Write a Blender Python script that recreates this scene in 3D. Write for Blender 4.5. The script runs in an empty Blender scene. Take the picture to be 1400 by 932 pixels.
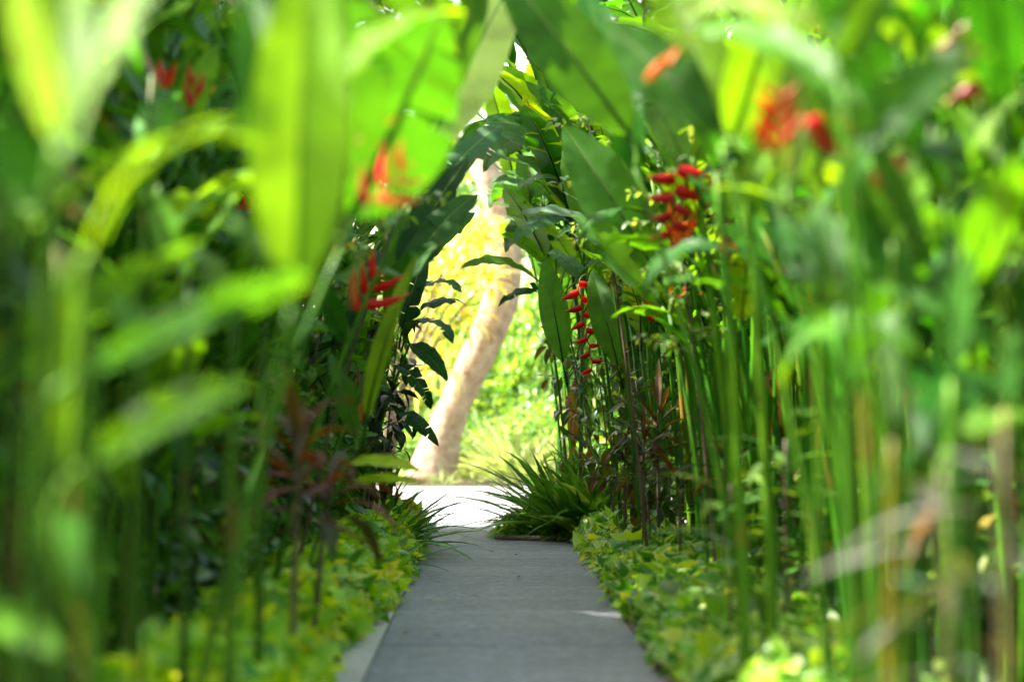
import bpy, math, random
from mathutils import Vector, Matrix, noise
PI = math.pi
rnd = random.Random(11)
scene = bpy.context.scene
col = scene.collection
F = 3306.0            # focal length in photo pixels (85 mm on a 36 mm frame)
HX, HY, CAMH = 669.0, 559.0, 1.10
def P(px, py, d):     # a photo direction at a real distance -> world point
    return Vector(((px-HX)/F*d, d, CAMH+(HY-py)/F*d))
def pix(v):
    return (HX+v.x/v.y*F, HY-(v.z-CAMH)/v.y*F)
U = lambda a, b: rnd.uniform(a, b)

# ------------------------------------------------------------------ materials
def newmat(name):
    m = bpy.data.materials.new(name); m.use_nodes = True
    nt = m.node_tree; nt.nodes.clear()
    return m, nt
class N:
    def __init__(s, nt): s.nt = nt
    def n(s, t, **kw):
        x = s.nt.nodes.new(t)
        for k, v in kw.items(): setattr(x, k, v)
        return x
    def l(s, a, b): s.nt.links.new(a, b)
    def val(s, x, sock):
        if isinstance(x, (int, float)): sock.default_value = x
        elif isinstance(x, (tuple, list)): sock.default_value = x
        else: s.l(x, sock)
    def m(s, op, a, b=0.0, c=0.0, clamp=False):
        x = s.n('ShaderNodeMath', operation=op, use_clamp=clamp)
        s.val(a, x.inputs[0]); s.val(b, x.inputs[1]); s.val(c, x.inputs[2])
        return x.outputs[0]
    def mix(s, f, a, b, bt='MIX'):
        x = s.n('ShaderNodeMix', data_type='RGBA', blend_type=bt)
        s.val(f, x.inputs[0]); s.val(a, x.inputs[6]); s.val(b, x.inputs[7])
        return x.outputs[2]
    def noise(s, scale, detail=3, vec=None, rough=.55):
        x = s.n('ShaderNodeTexNoise'); x.inputs['Scale'].default_value = scale
        x.inputs['Detail'].default_value = detail; x.inputs['Roughness'].default_value = rough
        if vec is not None: s.l(vec, x.inputs['Vector'])
        return x.outputs[0]
    def ramp(s, f, stops):
        x = s.n('ShaderNodeValToRGB'); s.l(f, x.inputs[0]); e = x.color_ramp.elements
        while len(e) < len(stops): e.new(.5)
        for q, (p, c) in zip(e, stops): q.position = p; q.color = (*c, 1)
        return x.outputs[0]
    def mapr(s, f, a, b, c, d):
        x = s.n('ShaderNodeMapRange'); s.l(f, x.inputs[0])
        for i, v in enumerate((a, b, c, d)): x.inputs[i+1].default_value = v
        return x.outputs[0]
    def bump(s, h, strength, dist=.01):
        x = s.n('ShaderNodeBump'); x.inputs['Strength'].default_value = strength
        x.inputs['Distance'].default_value = dist; s.l(h, x.inputs['Height']); return x.outputs[0]
    def out(s, sh):
        o = s.n('ShaderNodeOutputMaterial'); s.l(sh, o.inputs[0])
def foliage_out(g, colr, trans, tr_fac, rough, nrm=None, spec=.5):
    b = g.n('ShaderNodeBsdfPrincipled'); g.val(colr, b.inputs['Base Color']); g.val(rough, b.inputs['Roughness'])
    b.inputs['Specular IOR Level'].default_value = spec
    t = g.n('ShaderNodeBsdfTranslucent'); g.val(trans, t.inputs[0])
    if nrm: g.l(nrm, b.inputs['Normal']); g.l(nrm, t.inputs['Normal'])
    mx = g.n('ShaderNodeMixShader'); g.val(tr_fac, mx.inputs[0]); g.l(b.outputs[0], mx.inputs[1]); g.l(t.outputs[0], mx.inputs[2])
    g.out(mx.outputs[0])

def make_blade():
    """big leaf blade: colour and translucency come from the object's own colour"""
    m, nt = newmat('blade'); g = N(nt)
    uv = g.n('ShaderNodeUVMap').outputs[0]; sp = g.n('ShaderNodeSeparateXYZ'); g.l(uv, sp.inputs[0])
    u, v = sp.outputs[0], sp.outputs[1]
    oi = g.n('ShaderNodeObjectInfo'); oc, al, rd = oi.outputs['Color'], oi.outputs['Alpha'], oi.outputs['Random']
    a = g.m('MULTIPLY', g.m('ABSOLUTE', g.m('SUBTRACT', u, .5)), 2)
    rib = g.m('SUBTRACT', 1, g.mapr(a, .012, .05, 0, 1))
    tc = g.n('ShaderNodeTexCoord').outputs['Object']
    offs = g.n('ShaderNodeVectorMath', operation='ADD'); g.l(tc, offs.inputs[0])
    cb = g.n('ShaderNodeCombineXYZ'); g.l(g.m('MULTIPLY', rd, 37), cb.inputs[0]); g.l(cb.outputs[0], offs.inputs[1])
    tv = offs.outputs[0]
    n1 = g.noise(5, 4, tv); n2 = g.noise(38, 3, tv)
    ph = g.m('SUBTRACT', g.m('MULTIPLY', v, 75), g.m('MULTIPLY', g.m('POWER', a, 1.4), 7))
    ph = g.m('ADD', ph, g.m('MULTIPLY', n1, 2))
    vein = g.m('SINE', g.m('MULTIPLY', ph, 6.283))
    fine = g.m('SINE', g.m('MULTIPLY', ph, 6.283*4))
    br = g.m('ADD', g.mapr(n1, .3, .7, .72, 1.3), g.m('MULTIPLY', vein, .07))
    h = g.n('ShaderNodeHueSaturation'); g.l(oc, h.inputs['Color'])
    g.l(g.mapr(rd, 0, 1, .482, .512), h.inputs['Hue']); g.l(br, h.inputs['Value'])
    c = h.outputs[0]
    c = g.mix(g.m('MULTIPLY', rib, .75), c, (.22, .36, .07, 1))
    # dry brown tips and margins, a few yellow spots
    dry = g.m('MULTIPLY', g.mapr(g.m('ADD', g.m('MULTIPLY', a, .5), g.m('ADD', g.m('MULTIPLY', n1, .9), g.m('MULTIPLY', g.m('POWER', v, 6), .35))), 1.12, 1.2, 0, 1), g.mapr(rd, .3, .5, 0, 1))
    c = g.mix(dry, c, (.16, .085, .03, 1))
    spot = g.mapr(n2, .72, .78, 0, .6)
    c = g.mix(spot, c, (.2, .19, .03, 1))
    tcol = g.mix(1.0, c, (2.7, 2.1, .35, 1), 'MULTIPLY')
    tcol = g.mix(g.m('MULTIPLY', rib, .6), tcol, (.12, .22, .02, 1))
    bh = g.m('ADD', g.m('MULTIPLY', vein, .7), g.m('ADD', g.m('MULTIPLY', fine, .25), g.m('MULTIPLY', rib, 2)))
    nr = g.bump(bh, .5, .0025)
    foliage_out(g, c, tcol, al, g.mapr(n1, .3, .7, .3, .45), nr, .17)
    return m
def make_foliage(name, stops, tr=.35, rough=.38, yel=(2.4, 2.0, .5), spec=.5, varieg=None):
    """small leaves: every leaf (mesh island) its own colour"""
    m, nt = newmat(name); g = N(nt)
    gi = g.n('ShaderNodeNewGeometry').outputs['Random Per Island']
    c = g.ramp(gi, stops)
    tc = g.n('ShaderNodeTexCoord').outputs['Object']
    n1 = g.noise(3, 3, tc)
    c = g.mix(1.0, c, g.ramp(n1, [(.3, (.7, .75, .7)), (.7, (1.25, 1.2, 1.1))]), 'MULTIPLY')
    if varieg:
        uv = g.n('ShaderNodeUVMap').outputs[0]; sp = g.n('ShaderNodeSeparateXYZ'); g.l(uv, sp.inputs[0])
        a = g.m('MULTIPLY', g.m('ABSOLUTE', g.m('SUBTRACT', sp.outputs[0], .5)), 2)
        n2 = g.noise(45, 2, tc)
        e = g.m('MULTIPLY', g.mapr(g.m('ADD', a, g.m('MULTIPLY', g.m('SUBTRACT', n2, .5), 1.4)), varieg[0], varieg[0]+.12, 0, 1), g.mapr(g.m('FRACT', g.m('MULTIPLY', gi, 7.3)), .3, .6, .15, 1))
        c = g.mix(e, c, (*varieg[1], 1))
    t = g.mix(1.0, c, (*yel, 1), 'MULTIPLY')
    foliage_out(g, c, t, tr, rough, None, spec)
    return m
def make_stem(name, c1, c2, c3, zs=1.0):
    m, nt = newmat(name); g = N(nt)
    tc = g.n('ShaderNodeTexCoord').outputs['Object']
    mp = g.n('ShaderNodeMapping'); g.l(tc, mp.inputs[0]); mp.inputs['Scale'].default_value = (30, 30, 1.6*zs)
    oi = g.n('ShaderNodeObjectInfo')
    cb = g.n('ShaderNodeCombineXYZ'); g.l(g.m('MULTIPLY', oi.outputs['Random'], 53), cb.inputs[2]); g.l(cb.outputs[0], mp.inputs['Location'])
    n1 = g.noise(1.0, 4, mp.outputs[0]); 
    mp2 = g.n('ShaderNodeMapping'); g.l(tc, mp2.inputs[0]); mp2.inputs['Scale'].default_value = (3, 3, 2.2*zs)
    g.l(cb.outputs[0], mp2.inputs['Location'])
    n2 = g.noise(1.3, 2, mp2.outputs[0])
    c = g.mix(g.mapr(n1, .35, .65, 0, 1), (*c1, 1), (*c2, 1))
    k = g.m('ADD', n2, g.m('MULTIPLY', g.m('SUBTRACT', oi.outputs['Random'], .5), .22))
    c = g.mix(g.mapr(k, .66, .72, 0, .85), c, (*c3, 1))
    c = g.mix(1.0, c, oi.outputs['Color'], 'MULTIPLY')
    b = g.n('ShaderNodeBsdfPrincipled'); g.l(c, b.inputs['Base Color']); b.inputs['Roughness'].default_value = .5; b.inputs['Specular IOR Level'].default_value = .22
    g.l(g.bump(n1, .4, .004), b.inputs['Normal'])
    g.out(b.outputs[0]); return m
def make_plain(name, c, c2, scale, rough, bumpd=.004, strength=.5, tr=0.0):
    m, nt = newmat(name); g = N(nt)
    tc = g.n('ShaderNodeTexCoord').outputs['Object']; n1 = g.noise(scale, 6, tc, .65)
    k = g.mix(g.mapr(n1, .32, .68, 0, 1), (*c, 1), (*c2, 1))
    if tr:
        foliage_out(g, k, k, tr, rough); return m
    b = g.n('ShaderNodeBsdfPrincipled'); g.l(k, b.inputs['Base Color']); b.inputs['Roughness'].default_value = rough
    g.l(g.bump(n1, strength, bumpd), b.inputs['Normal']); g.out(b.outputs[0]); return m
def make_bract():
    m, nt = newmat('bract'); g = N(nt)
    uv = g.n('ShaderNodeUVMap').outputs[0]; sp = g.n('ShaderNodeSeparateXYZ'); g.l(uv, sp.inputs[0])
    oi = g.n('ShaderNodeObjectInfo')
    c = g.mix(g.mapr(sp.outputs[1], .72, 1.0, 0, .75), oi.outputs['Color'], (.75, .42, .03, 1))
    foliage_out(g, c, g.mix(1.0, c, (1.3, 1.0, .8, 1), 'MULTIPLY'), .22, .4, None, .25); return m
BLADE = make_blade()
STEM = make_stem('cane', (.02, .095, .004), (.085, .21, .006), (.16, .10, .02))
PET = make_stem('petiole_green', (.08, .21, .012), (.14, .28, .02), (.2, .2, .03))
WOODY = make_stem('woody_stem', (.1, .07, .045), (.17, .12, .08), (.08, .07, .05), 3)
BRACT = make_bract(); PEDUN = make_plain('peduncle', (.05, .13, .012), (.1, .18, .02), 20, .6)
M_SHRUB = make_foliage('shrub_leaf', [(0, (.018, .08, .006)), (.35, (.05, .17, .010)), (.7, (.1, .27, .015)), (.92, (.2, .36, .03)), (1, (.32, .14, .03))])
M_SHRUB2 = make_foliage('shrub_leaf_bluish', [(0, (.015, .07, .012)), (.5, (.05, .18, .03)), (.85, (.12, .28, .05)), (1, (.32, .38, .14))], .3, .3)
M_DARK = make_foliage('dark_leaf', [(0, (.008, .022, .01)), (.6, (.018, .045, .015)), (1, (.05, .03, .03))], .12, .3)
M_POTHOS = make_foliage('pothos_leaf', [(0, (.05, .22, .008)), (.25, (.16, .42, .010)), (.55, (.3, .60, .012)), (.85, (.5, .72, .02)), (1, (.7, .68, .03))],   .48, .34, (2.1, 1.6, .35), .5, (.8, (.6, .68, .2)))
M_POTHOS2 = make_foliage('creeper_leaf', [(0, (.03, .15, .012)), (.35, (.08, .30, .016)), (.7, (.2, .46, .02)), (.9, (.42, .62, .04)), (1, (.6, .66, .05))], .45, .34, (1.9, 1.6, .4), .5, (.7, (.5, .64, .3)))
M_STRAP = make_foliage('strap_leaf', [(0, (.03, .12, .012)), (.5, (.08, .24, .03)), (.85, (.16, .34, .05)), (1, (.34, .42, .12))], .25, .3, (2.2, 1.9, .6), .5, (.93, (.2, .26, .12)))
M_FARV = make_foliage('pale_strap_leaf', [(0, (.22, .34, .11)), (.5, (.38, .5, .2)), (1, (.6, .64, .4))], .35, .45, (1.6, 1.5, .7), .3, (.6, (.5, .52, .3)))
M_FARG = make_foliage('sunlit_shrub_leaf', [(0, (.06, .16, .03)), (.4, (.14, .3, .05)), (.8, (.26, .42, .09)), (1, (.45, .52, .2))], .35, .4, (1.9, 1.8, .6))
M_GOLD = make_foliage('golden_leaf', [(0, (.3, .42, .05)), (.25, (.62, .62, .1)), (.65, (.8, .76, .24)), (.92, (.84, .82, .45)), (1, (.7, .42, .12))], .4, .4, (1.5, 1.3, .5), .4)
M_CROWN = make_foliage('tree_leaf', [(0, (.03, .09, .012)), (.5, (.07, .17, .02)), (1, (.15, .27, .04))], .35, .4)
M_SEED = make_foliage('silver_leaf', [(0, (.12, .19, .11)), (.5, (.19, .24, .17)), (1, (.24, .2, .2))], .2, .33, (1.2, 1.2, .7))

# ------------------------------------------------------------------ mesh helpers
class MB:
    def __init__(s): s.v = []; s.f = []; s.uv = []; s.mi = []; s.sm = []
    def face(s, idx, uvs=None, mi=0):
        s.f.append(idx); s.uv.append(uvs or [(.5, .5)]*len(idx)); s.mi.append(mi)
    def tube(s, pts, rads, n=7, mi=0, cap=True):
        b = len(s.v); fr = None; t_prev = None
        for i, p in enumerate(pts):
            t = (pts[min(i+1, len(pts)-1)]-pts[max(i-1, 0)]).normalized()
            if fr is None: fr = t.orthogonal().normalized()
            else: fr = (fr-t*fr.dot(t)).normalized()
            bi = t.cross(fr)
            for k in range(n):
                a = 2*PI*k/n
                s.v.append(p+(fr*math.cos(a)+bi*math.sin(a))*rads[i])
        m = len(pts)
        for i in range(m-1):
            for k in range(n):
                k2 = (k+1) % n
                s.face((b+i*n+k, b+i*n+k2, b+(i+1)*n+k2, b+(i+1)*n+k), [(k/n, i/m), ((k+1)/n, i/m), ((k+1)/n, (i+1)/m), (k/n, (i+1)/m)], mi)
        if cap:
            s.face(tuple(b+k for k in reversed(range(n))), None, mi); s.face(tuple(b+(m-1)*n+k for k in range(n)), None, mi)
    def leaf(s, o, y, z, L, W, bend=.5, fold=.3, nl=4, mi=0, pw=.75):
        """small leaf: o base, y direction, z face normal"""
        x = y.cross(z).normalized(); z = x.cross(y).normalized()
        b = len(s.v); p = o.copy(); th = 0
        for i in range(nl+1):
            t = i/nl; th = bend*t
            d = y*math.cos(th)-z*math.sin(th); nn = z*math.cos(th)+y*math.sin(th)
            if i: p = p+d*(L/nl)
            w = W*max(0.0, math.sin(PI*min(1, t**pw)))**.8 if 0 < i < nl else W*.04
            s.v += [p-x*w+nn*fold*w, p.copy(), p+x*w+nn*fold*w]
        for i in range(nl):
            a = b+3*i; v0, v1 = i/nl, (i+1)/nl
            s.face((a, a+1, a+4, a+3), [(0, v0), (.5, v0), (.5, v1), (0, v1)], mi)
            s.face((a+1, a+2, a+5, a+4), [(.5, v0), (1, v0), (1, v1), (.5, v1)], mi)
    def mesh(s, name, mats, smooth=True):
        me = bpy.data.meshes.new(name); me.from_pydata([tuple(v) for v in s.v], [], s.f)
        uvl = me.uv_layers.new(name='UVMap'); flat = [c for q in s.uv for p in q for c in p]
        uvl.data.foreach_set('uv', flat)
        for m in (mats if isinstance(mats, list) else [mats]): me.materials.append(m)
        me.polygons.foreach_set('material_index', s.mi)
        me.polygons.foreach_set('use_smooth', [smooth]*len(s.f)); me.update()
        return me
def empty(name, loc, label, cat, group=None):
    o = bpy.data.objects.new(name, None); col.objects.link(o); o.location = loc
    o.empty_display_size = .1; o['label'] = label; o['category'] = cat
    if group: o['group'] = group
    if len(label.split()) > 16: print('LONG', label)
    return o
def part(name, me, parent=None, M=None, color=None):
    o = bpy.data.objects.new(name, me); col.objects.link(o)
    if parent is not None: o.parent = parent
    if M is not None: o.matrix_basis = M
    if color: o.color = color
    return o
def bez(p0, p1, p2, n=10):
    return [p0*(1-t)**2+p1*2*t*(1-t)+p2*t*t for t in [i/n for i in range(n+1)]]

# ------------------------------------------------------------------ big leaf prototypes (length 1 along +Y, face +Z, tip bends towards -Z)
class Proto: pass
def blade_proto(W, k, fold, ripple, seed, tears=0, pw=.78, twist=0.0, nl=22, nw=4, pet=.22, side=0.0):
    r = random.Random(seed); mb = MB()
    cut = sorted(r.sample(range(4, nl-3), tears)) if tears else []
    cen = []; p = Vector((0, 0, 0))
    for i in range(nl+1):
        t = i/nl; th = k*t**1.35; la = side*t
        d = Vector((math.sin(la)*math.cos(th), math.cos(la)*math.cos(th), -math.sin(th)))
        if i: p = p+d*(1/nl)
        cen.append((p.copy(), d))
    f1, f2, a1, a2 = r.uniform(2, 4), r.uniform(5, 9), r.uniform(0, 6), r.uniform(0, 6)
    for sgn in (-1, 1):
        rows = []; off = 0; fl = 0
        for i in range(nl+1):
            t = i/nl; c, d = cen[i]; tw = twist*t
            X = Vector((1, 0, 0)); X = (X-d*X.dot(d)).normalized(); Z = X.cross(d).normalized()
            X, Z = X*math.cos(tw)+Z*math.sin(tw), Z*math.cos(tw)-X*math.sin(tw)
            w = W*max(0, math.sin(PI*min(1, t**pw)))**.72 if 0 < i < nl else 0.002
            def ring(off, fl):
                row = []
                for j in range(nw+1):
                    u = j/nw
                    zz = (fold+fl)*u*w-.35*fold*u*u*w+ripple*u*u*(math.sin(f1*PI*t*2+a1+sgn)*.6+math.sin(f2*PI*t*2+a2+2*sgn)*.4)
                    row.append(len(mb.v)); mb.v.append(c+X*(sgn*u*w)+Z*zz+d*(u*w*.22+off*u))
                return row
            if sgn == 1 and i in cut or sgn == -1 and (i+2) in cut:
                rows.append((ring(-.012, fl), t)); rows.append(None); fl = r.uniform(-.5, .35)
                rows.append((ring(.012, fl), t))
            else: rows.append((ring(0, fl), t))
        for q in range(len(rows)-1):
            if rows[q] is None or rows[q+1] is None: continue
            (A, ta), (B, tb) = rows[q], rows[q+1]
            for j in range(nw):
                u0, u1 = .5+sgn*j/nw*.5, .5+sgn*(j+1)/nw*.5
                f = (A[j], A[j+1], B[j+1], B[j]); uv = [(u0, ta), (u1, ta), (u1, tb), (u0, tb)]
                if sgn == -1: f = f[::-1]; uv = uv[::-1]
                mb.face(f, uv, 0)
    pts = [Vector((0, -pet, -.012-pet*.05)), Vector((0, -pet*.5, -.006))]+[cen[i][0]-Vector((0, 0, .004)) for i in range(0, nl, 3)]
    rad = [.011, .0095]+[.0085*(1-i/nl)+.0015 for i in range(0, nl, 3)]
    mb.tube(pts, rad, 5, 1)
    o = Proto(); o.me = mb.mesh('leaf_blade', [BLADE, PET]); o.chord = cen[-1][0]; return o
BL = []      # a spread of droops
for i, (W, k, fo, ri, te, tw, sd) in enumerate([
    (.115, .15, .25, .010, 0, 0, 0), (.125, .45, .35, .014, 0, .2, .05), (.12, .8, .3, .016, 2, -.2, -.05), (.13, 1.15, .3, .018, 0, .15, .08),
    (.12, 1.5, .35, .02, 3, -.3, .0), (.135, 1.9, .4, .02, 4, .3, -.1), (.14, .35, .15, .012, 5, 0, .0), (.10, .95, .5, .012, 0, .4, .1), (.13, 2.4, .4, .02, 2, .3, -.1)]):
    BL.append(blade_proto(W, k, fo, ri, 100+i, te, .8, tw, side=sd))
NARROW = [blade_proto(.055, k, .35, .006, 200+i, 0, .72, .2, 16, 2) for i, k in enumerate((.25, .8, 1.4, 1.9))]

V = Vector
GREENS = [(.025, .12, .008), (.04, .16, .009), (.06, .20, .011), (.035, .14, .014), (.08, .24, .012), (.02, .09, .01), (.12, .28, .014)]
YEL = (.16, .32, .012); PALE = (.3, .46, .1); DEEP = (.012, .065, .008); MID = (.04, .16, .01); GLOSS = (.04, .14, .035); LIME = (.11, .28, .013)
def leaf_dir(pr, o, d, nrm, L, wide=1.0):
    y = d.normalized(); x = y.cross(nrm).normalized(); z = x.cross(y).normalized()
    R = Matrix((x, y, z)).transposed().to_4x4()
    return Matrix.Translation(o) @ R @ Matrix.Diagonal((L*wide, L, L, 1))
def leaf_chord(pr, p0, p1, face, wide=1.0):
    ch = pr.chord; L = (p1-p0).length/ch.length
    a = ch.normalized(); ax = Vector((1, 0, 0)); ax = (ax-a*ax.dot(a)).normalized(); az = ax.cross(a)
    b = (p1-p0).normalized(); fz = (face-b*face.dot(b)).normalized(); bx = b.cross(fz)
    A = Matrix((ax, a, az)).transposed(); B = Matrix((bx, b, fz)).transposed()
    R = (B @ A.transposed()).to_4x4()
    return Matrix.Translation(p0) @ R @ Matrix.Diagonal((wide*L, L, L, 1))

def cane_tube(pts, r0, r1, seed=0):
    """pseudostem with overlapping leaf sheaths"""
    r = random.Random(seed); n = len(pts); rad = []; step = 1.0
    for i in range(n):
        t = i/(n-1); step = 1.12 if i % 4 == 0 else step-.06
        rad.append((r0*(1-t)+r1*t)*step)
    mb = MB(); mb.tube(pts, rad, 8); return mb
# ------------------------------------------------------------------ heliconia flowers
def bract_mesh(L=.11, W=.014, curve=.35):
    mb = MB(); n = 7; m = 6; b = 0
    for i in range(n+1):
        t = i/n; w = W*(math.sin(PI*min(1, (t*.92+.08)**.55))**.8 if i < n else .05)+.0008
        for k in range(m):
            a = 2*PI*k/m
            mb.v.append(Vector((math.cos(a)*w*.7, t*L, math.sin(a)*w*1.15+curve*L*t*t)))
    for i in range(n):
        for k in range(m):
            k2 = (k+1) % m
            mb.face((i*m+k, i*m+k2, (i+1)*m+k2, (i+1)*m+k), [(k/m, i/n), ((k+1)/m, i/n), ((k+1)/m, (i+1)/n), (k/m, (i+1)/n)])
    return mb.mesh('bract', BRACT)
BR = bract_mesh(); BR2 = bract_mesh(.085, .017, .2)
RED, ORA, CRIM, PINK = (.72, .012, .004, 1), (.85, .14, .008, 1), (.5, .006, .006, 1), (.85, .04, .05, 1)
def rot_to(y, z):
    y = y.normalized(); x = y.cross(z).normalized(); z = x.cross(y)
    return Matrix((x, y, z)).transposed().to_4x4()
def flower(plant, base, top, size=1.0, n=4, colr=RED, pend=False, stem_from=None, spread=.9, seed=0, face=None):
    """rachis from base to top (world), bracts alternate left and right of it"""
    r = random.Random(seed); L = plant.location
    ax = (top-base); mb = MB()
    fa = face or Vector((0, -1, .1))
    sx = ax.normalized().cross(fa).normalized()
    pts = []
    if stem_from is not None: pts += bez(stem_from-L, (stem_from-L)*.4+(base-L)*.6+Vector((0, 0, .12 if pend else 0)), base-L, 6)[:-1]
    zig = [base-L+ax*(i/n)+sx*(.007*size*(1 if i % 2 else -1)) for i in range(n+1)]
    pts += zig
    k0 = len(pts)-len(zig)
    if k0: mb.tube(pts[:k0+1], [.0055*size]*(k0+1), 5, 1)
    mb.tube(zig, [.0045*size]*len(zig), 5)
    f = part('flower', mb.mesh('rachis', [BRACT, PEDUN]), plant, None, colr)
    for i in range(n):
        s = 1 if i % 2 else -1
        y = ax.normalized()*math.cos(spread+r.uniform(-.15, .15))+sx*s*math.sin(spread)+fa*r.uniform(-.25, .35)
        z = ax.normalized() if not pend else -ax.normalized()
        sc = size*(1.15-.45*i/n)*r.uniform(.9, 1.1)
        c = tuple(max(.003, q*r.uniform(.75, 1.2)) for q in colr[:3])
        part('bract', BR2 if pend else BR, f, Matrix.Translation(zig[i]) @ rot_to(y, z) @ Matrix.Diagonal((sc, sc, sc, 1)), (*c, 1))
    return f

# ------------------------------------------------------------------ heliconia plants
def cross_limit(pt, soft=0):
    """keeps random leaves out of the open tunnel"""
    px, py = pix(pt)
    if pt.y < 2.2: return True
    if py > 900: return False
    if pt.y < 8.7: return (400 < px < 1030) if py > 260 else (560 < px < 860)
    if pt.y > 19 and py < 340: return 560 < px < 668 and py > 150
    if py > 250: lo, hi = 560, 765
    elif py > 120: lo, hi = 600, 760
    else: lo, hi = 640, 720
    return lo-soft < px < hi+soft
def heliconia(x, y, h, lean, nl, label, group, size=1.0, r0=.018, seed=0, colors=GREENS, tr=(.3, .5), zmin=.5, fl=None, az0=None, brown=0, narrow=False, dk=1):
    r = random.Random(seed)
    e = empty('heliconia_plant', (x, y, 0), label, 'heliconia', group)
    mid = Vector((lean[0]*.15+r.uniform(-.05, .05), lean[1]*.15+r.uniform(-.05, .05), h*.55)); top = Vector((lean[0]+r.gauss(0, .07), lean[1], h)); r0 *= r.choice((.7, .85, 1, 1, 1.2, 1.35))
    pts = bez(Vector((0, 0, -.02)), mid, top, 14)
    tint = r.uniform(.7, 1.3)*dk
    part('stem', cane_tube(pts, r0, r0*.5, seed).mesh('stem', STEM), e, None, (tint*(2.0 if r.random() < brown else 1), tint*(1.35 if x > 0 else 1), tint*.9, 1))
    side = 1 if x > 0 else -1
    a0 = (PI if side > 0 else 0) if az0 is None else az0
    for i in range(nl):
        for tr_ in range(7):
            t = zmin+(1-zmin)*(i+r.uniform(.2, .9))/nl
            t = min(t, .99); q = t*14; k = int(q); pp = pts[k].lerp(pts[min(k+1, 14)], q-k)
            az = a0+r.gauss(0, .95)+(0 if i % 2 else (PI if tr_ < 4 and r.random() < .45 else 0))
            ang = r.uniform(.25, .75)+(1-t)*.5
            out = Vector((math.cos(az), math.sin(az), 0)); up = Vector((0, 0, 1))
            d = out*math.sin(ang)+up*math.cos(ang); nrm = -out*math.cos(ang)+up*math.sin(ang)
            nrm = nrm+Vector((r.uniform(-.5, .5), r.uniform(-.5, .5), 0))
            Lf = size*r.uniform(.55, 1.0)
            pr = r.choice(NARROW if narrow else BL)
            o = pp+d*Lf*.21
            M = leaf_dir(pr, o, d, nrm, Lf, r.uniform(.85, 1.2))
            tip = M @ pr.chord+e.location; mdl = M @ (pr.chord*.55)+e.location
            if not (cross_limit(tip) or cross_limit(mdl)): break
        else: continue
        c = r.choice(colors); b = r.uniform(.85, 1.2)
        part('leaf', pr.me, e, M, (c[0]*b, c[1]*b, c[2]*b, r.uniform(*tr)))
    if r.random() < .28:
        k = r.randint(6, 10); az = r.uniform(0, 6.28); d = V((math.cos(az)*.5, math.sin(az)*.5, -.8)).normalized()
        part('dry_leaf', BL[r.choice((1, 3, 6))].me, e, leaf_dir(None, pts[k]+d*.1, d, V((math.cos(az), math.sin(az), .4)), size*r.uniform(.3, .55), r.uniform(.4, .7)), (.2, .1, .035, .2))
    if fl and r.random() < fl:
        o = pts[r.choice((11, 13))]+e.location; q = o+V((-side*r.uniform(.05, .25), r.uniform(-.2, .05), r.uniform(.02, .2)))
        if not cross_limit(q): flower(e, q, q+V((r.uniform(-.05, .05), 0, r.uniform(.08, .16))), r.uniform(.8, 1.2), r.randint(4, 6), r.choice((RED, CRIM, RED, ORA)), stem_from=o, spread=r.uniform(.6, 1.1), seed=seed)
    return e
def hero(base, top, label, leaves, r0=.018, bend=.5, flowers=(), stemcol=(1, 1, 1, 1), name='heliconia_plant', cat='heliconia', group=None, seed=0, nopet=False):
    """base (x,y) on the ground; top world point of the stem; leaves = (base, tip, face, proto, width, colour, translucency[, stem t])"""
    e = empty(name, (base[0], base[1], 0), label, cat, group); L = e.location
    tl = top-L; mid = Vector((tl.x*.2, tl.y*.2, tl.z*bend))
    pts = bez(Vector((0, 0, -.02)), mid, tl, 14)
    part('stem', cane_tube(pts, r0, r0*.55, seed).mesh('stem', STEM), e, None, stemcol)
    for lf in leaves:
        p0, p1, face, pr, wd, c, tr = lf[:7]; t = lf[7] if len(lf) > 7 else 1.0
        q = t*14; k = min(13, int(q)); sp = pts[k].lerp(pts[k+1], q-k)
        M = leaf_chord(pr, p0-L, p1-L, face, wd)
        part('leaf', pr.me, e, M, (*c, tr))
        gap = (sp-(p0-L)).length
        if gap > .05 and not nopet:
            mb = MB(); a = p0-L; back = (M.to_3x3() @ Vector((0, -1, 0))).normalized()
            mb.tube(bez(sp, a+back*gap*.5, a, 7), [r0*.55]*3+[r0*.45]*5, 6)
            part('petiole', mb.mesh('petiole', PET), e, None, (1, 1, 1, 1))
    for fk in flowers: flower(e, **fk)
    return e
V = Vector
CAMF = V((0, -1, 0)); UPF = V((0, -.5, .8))

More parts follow.
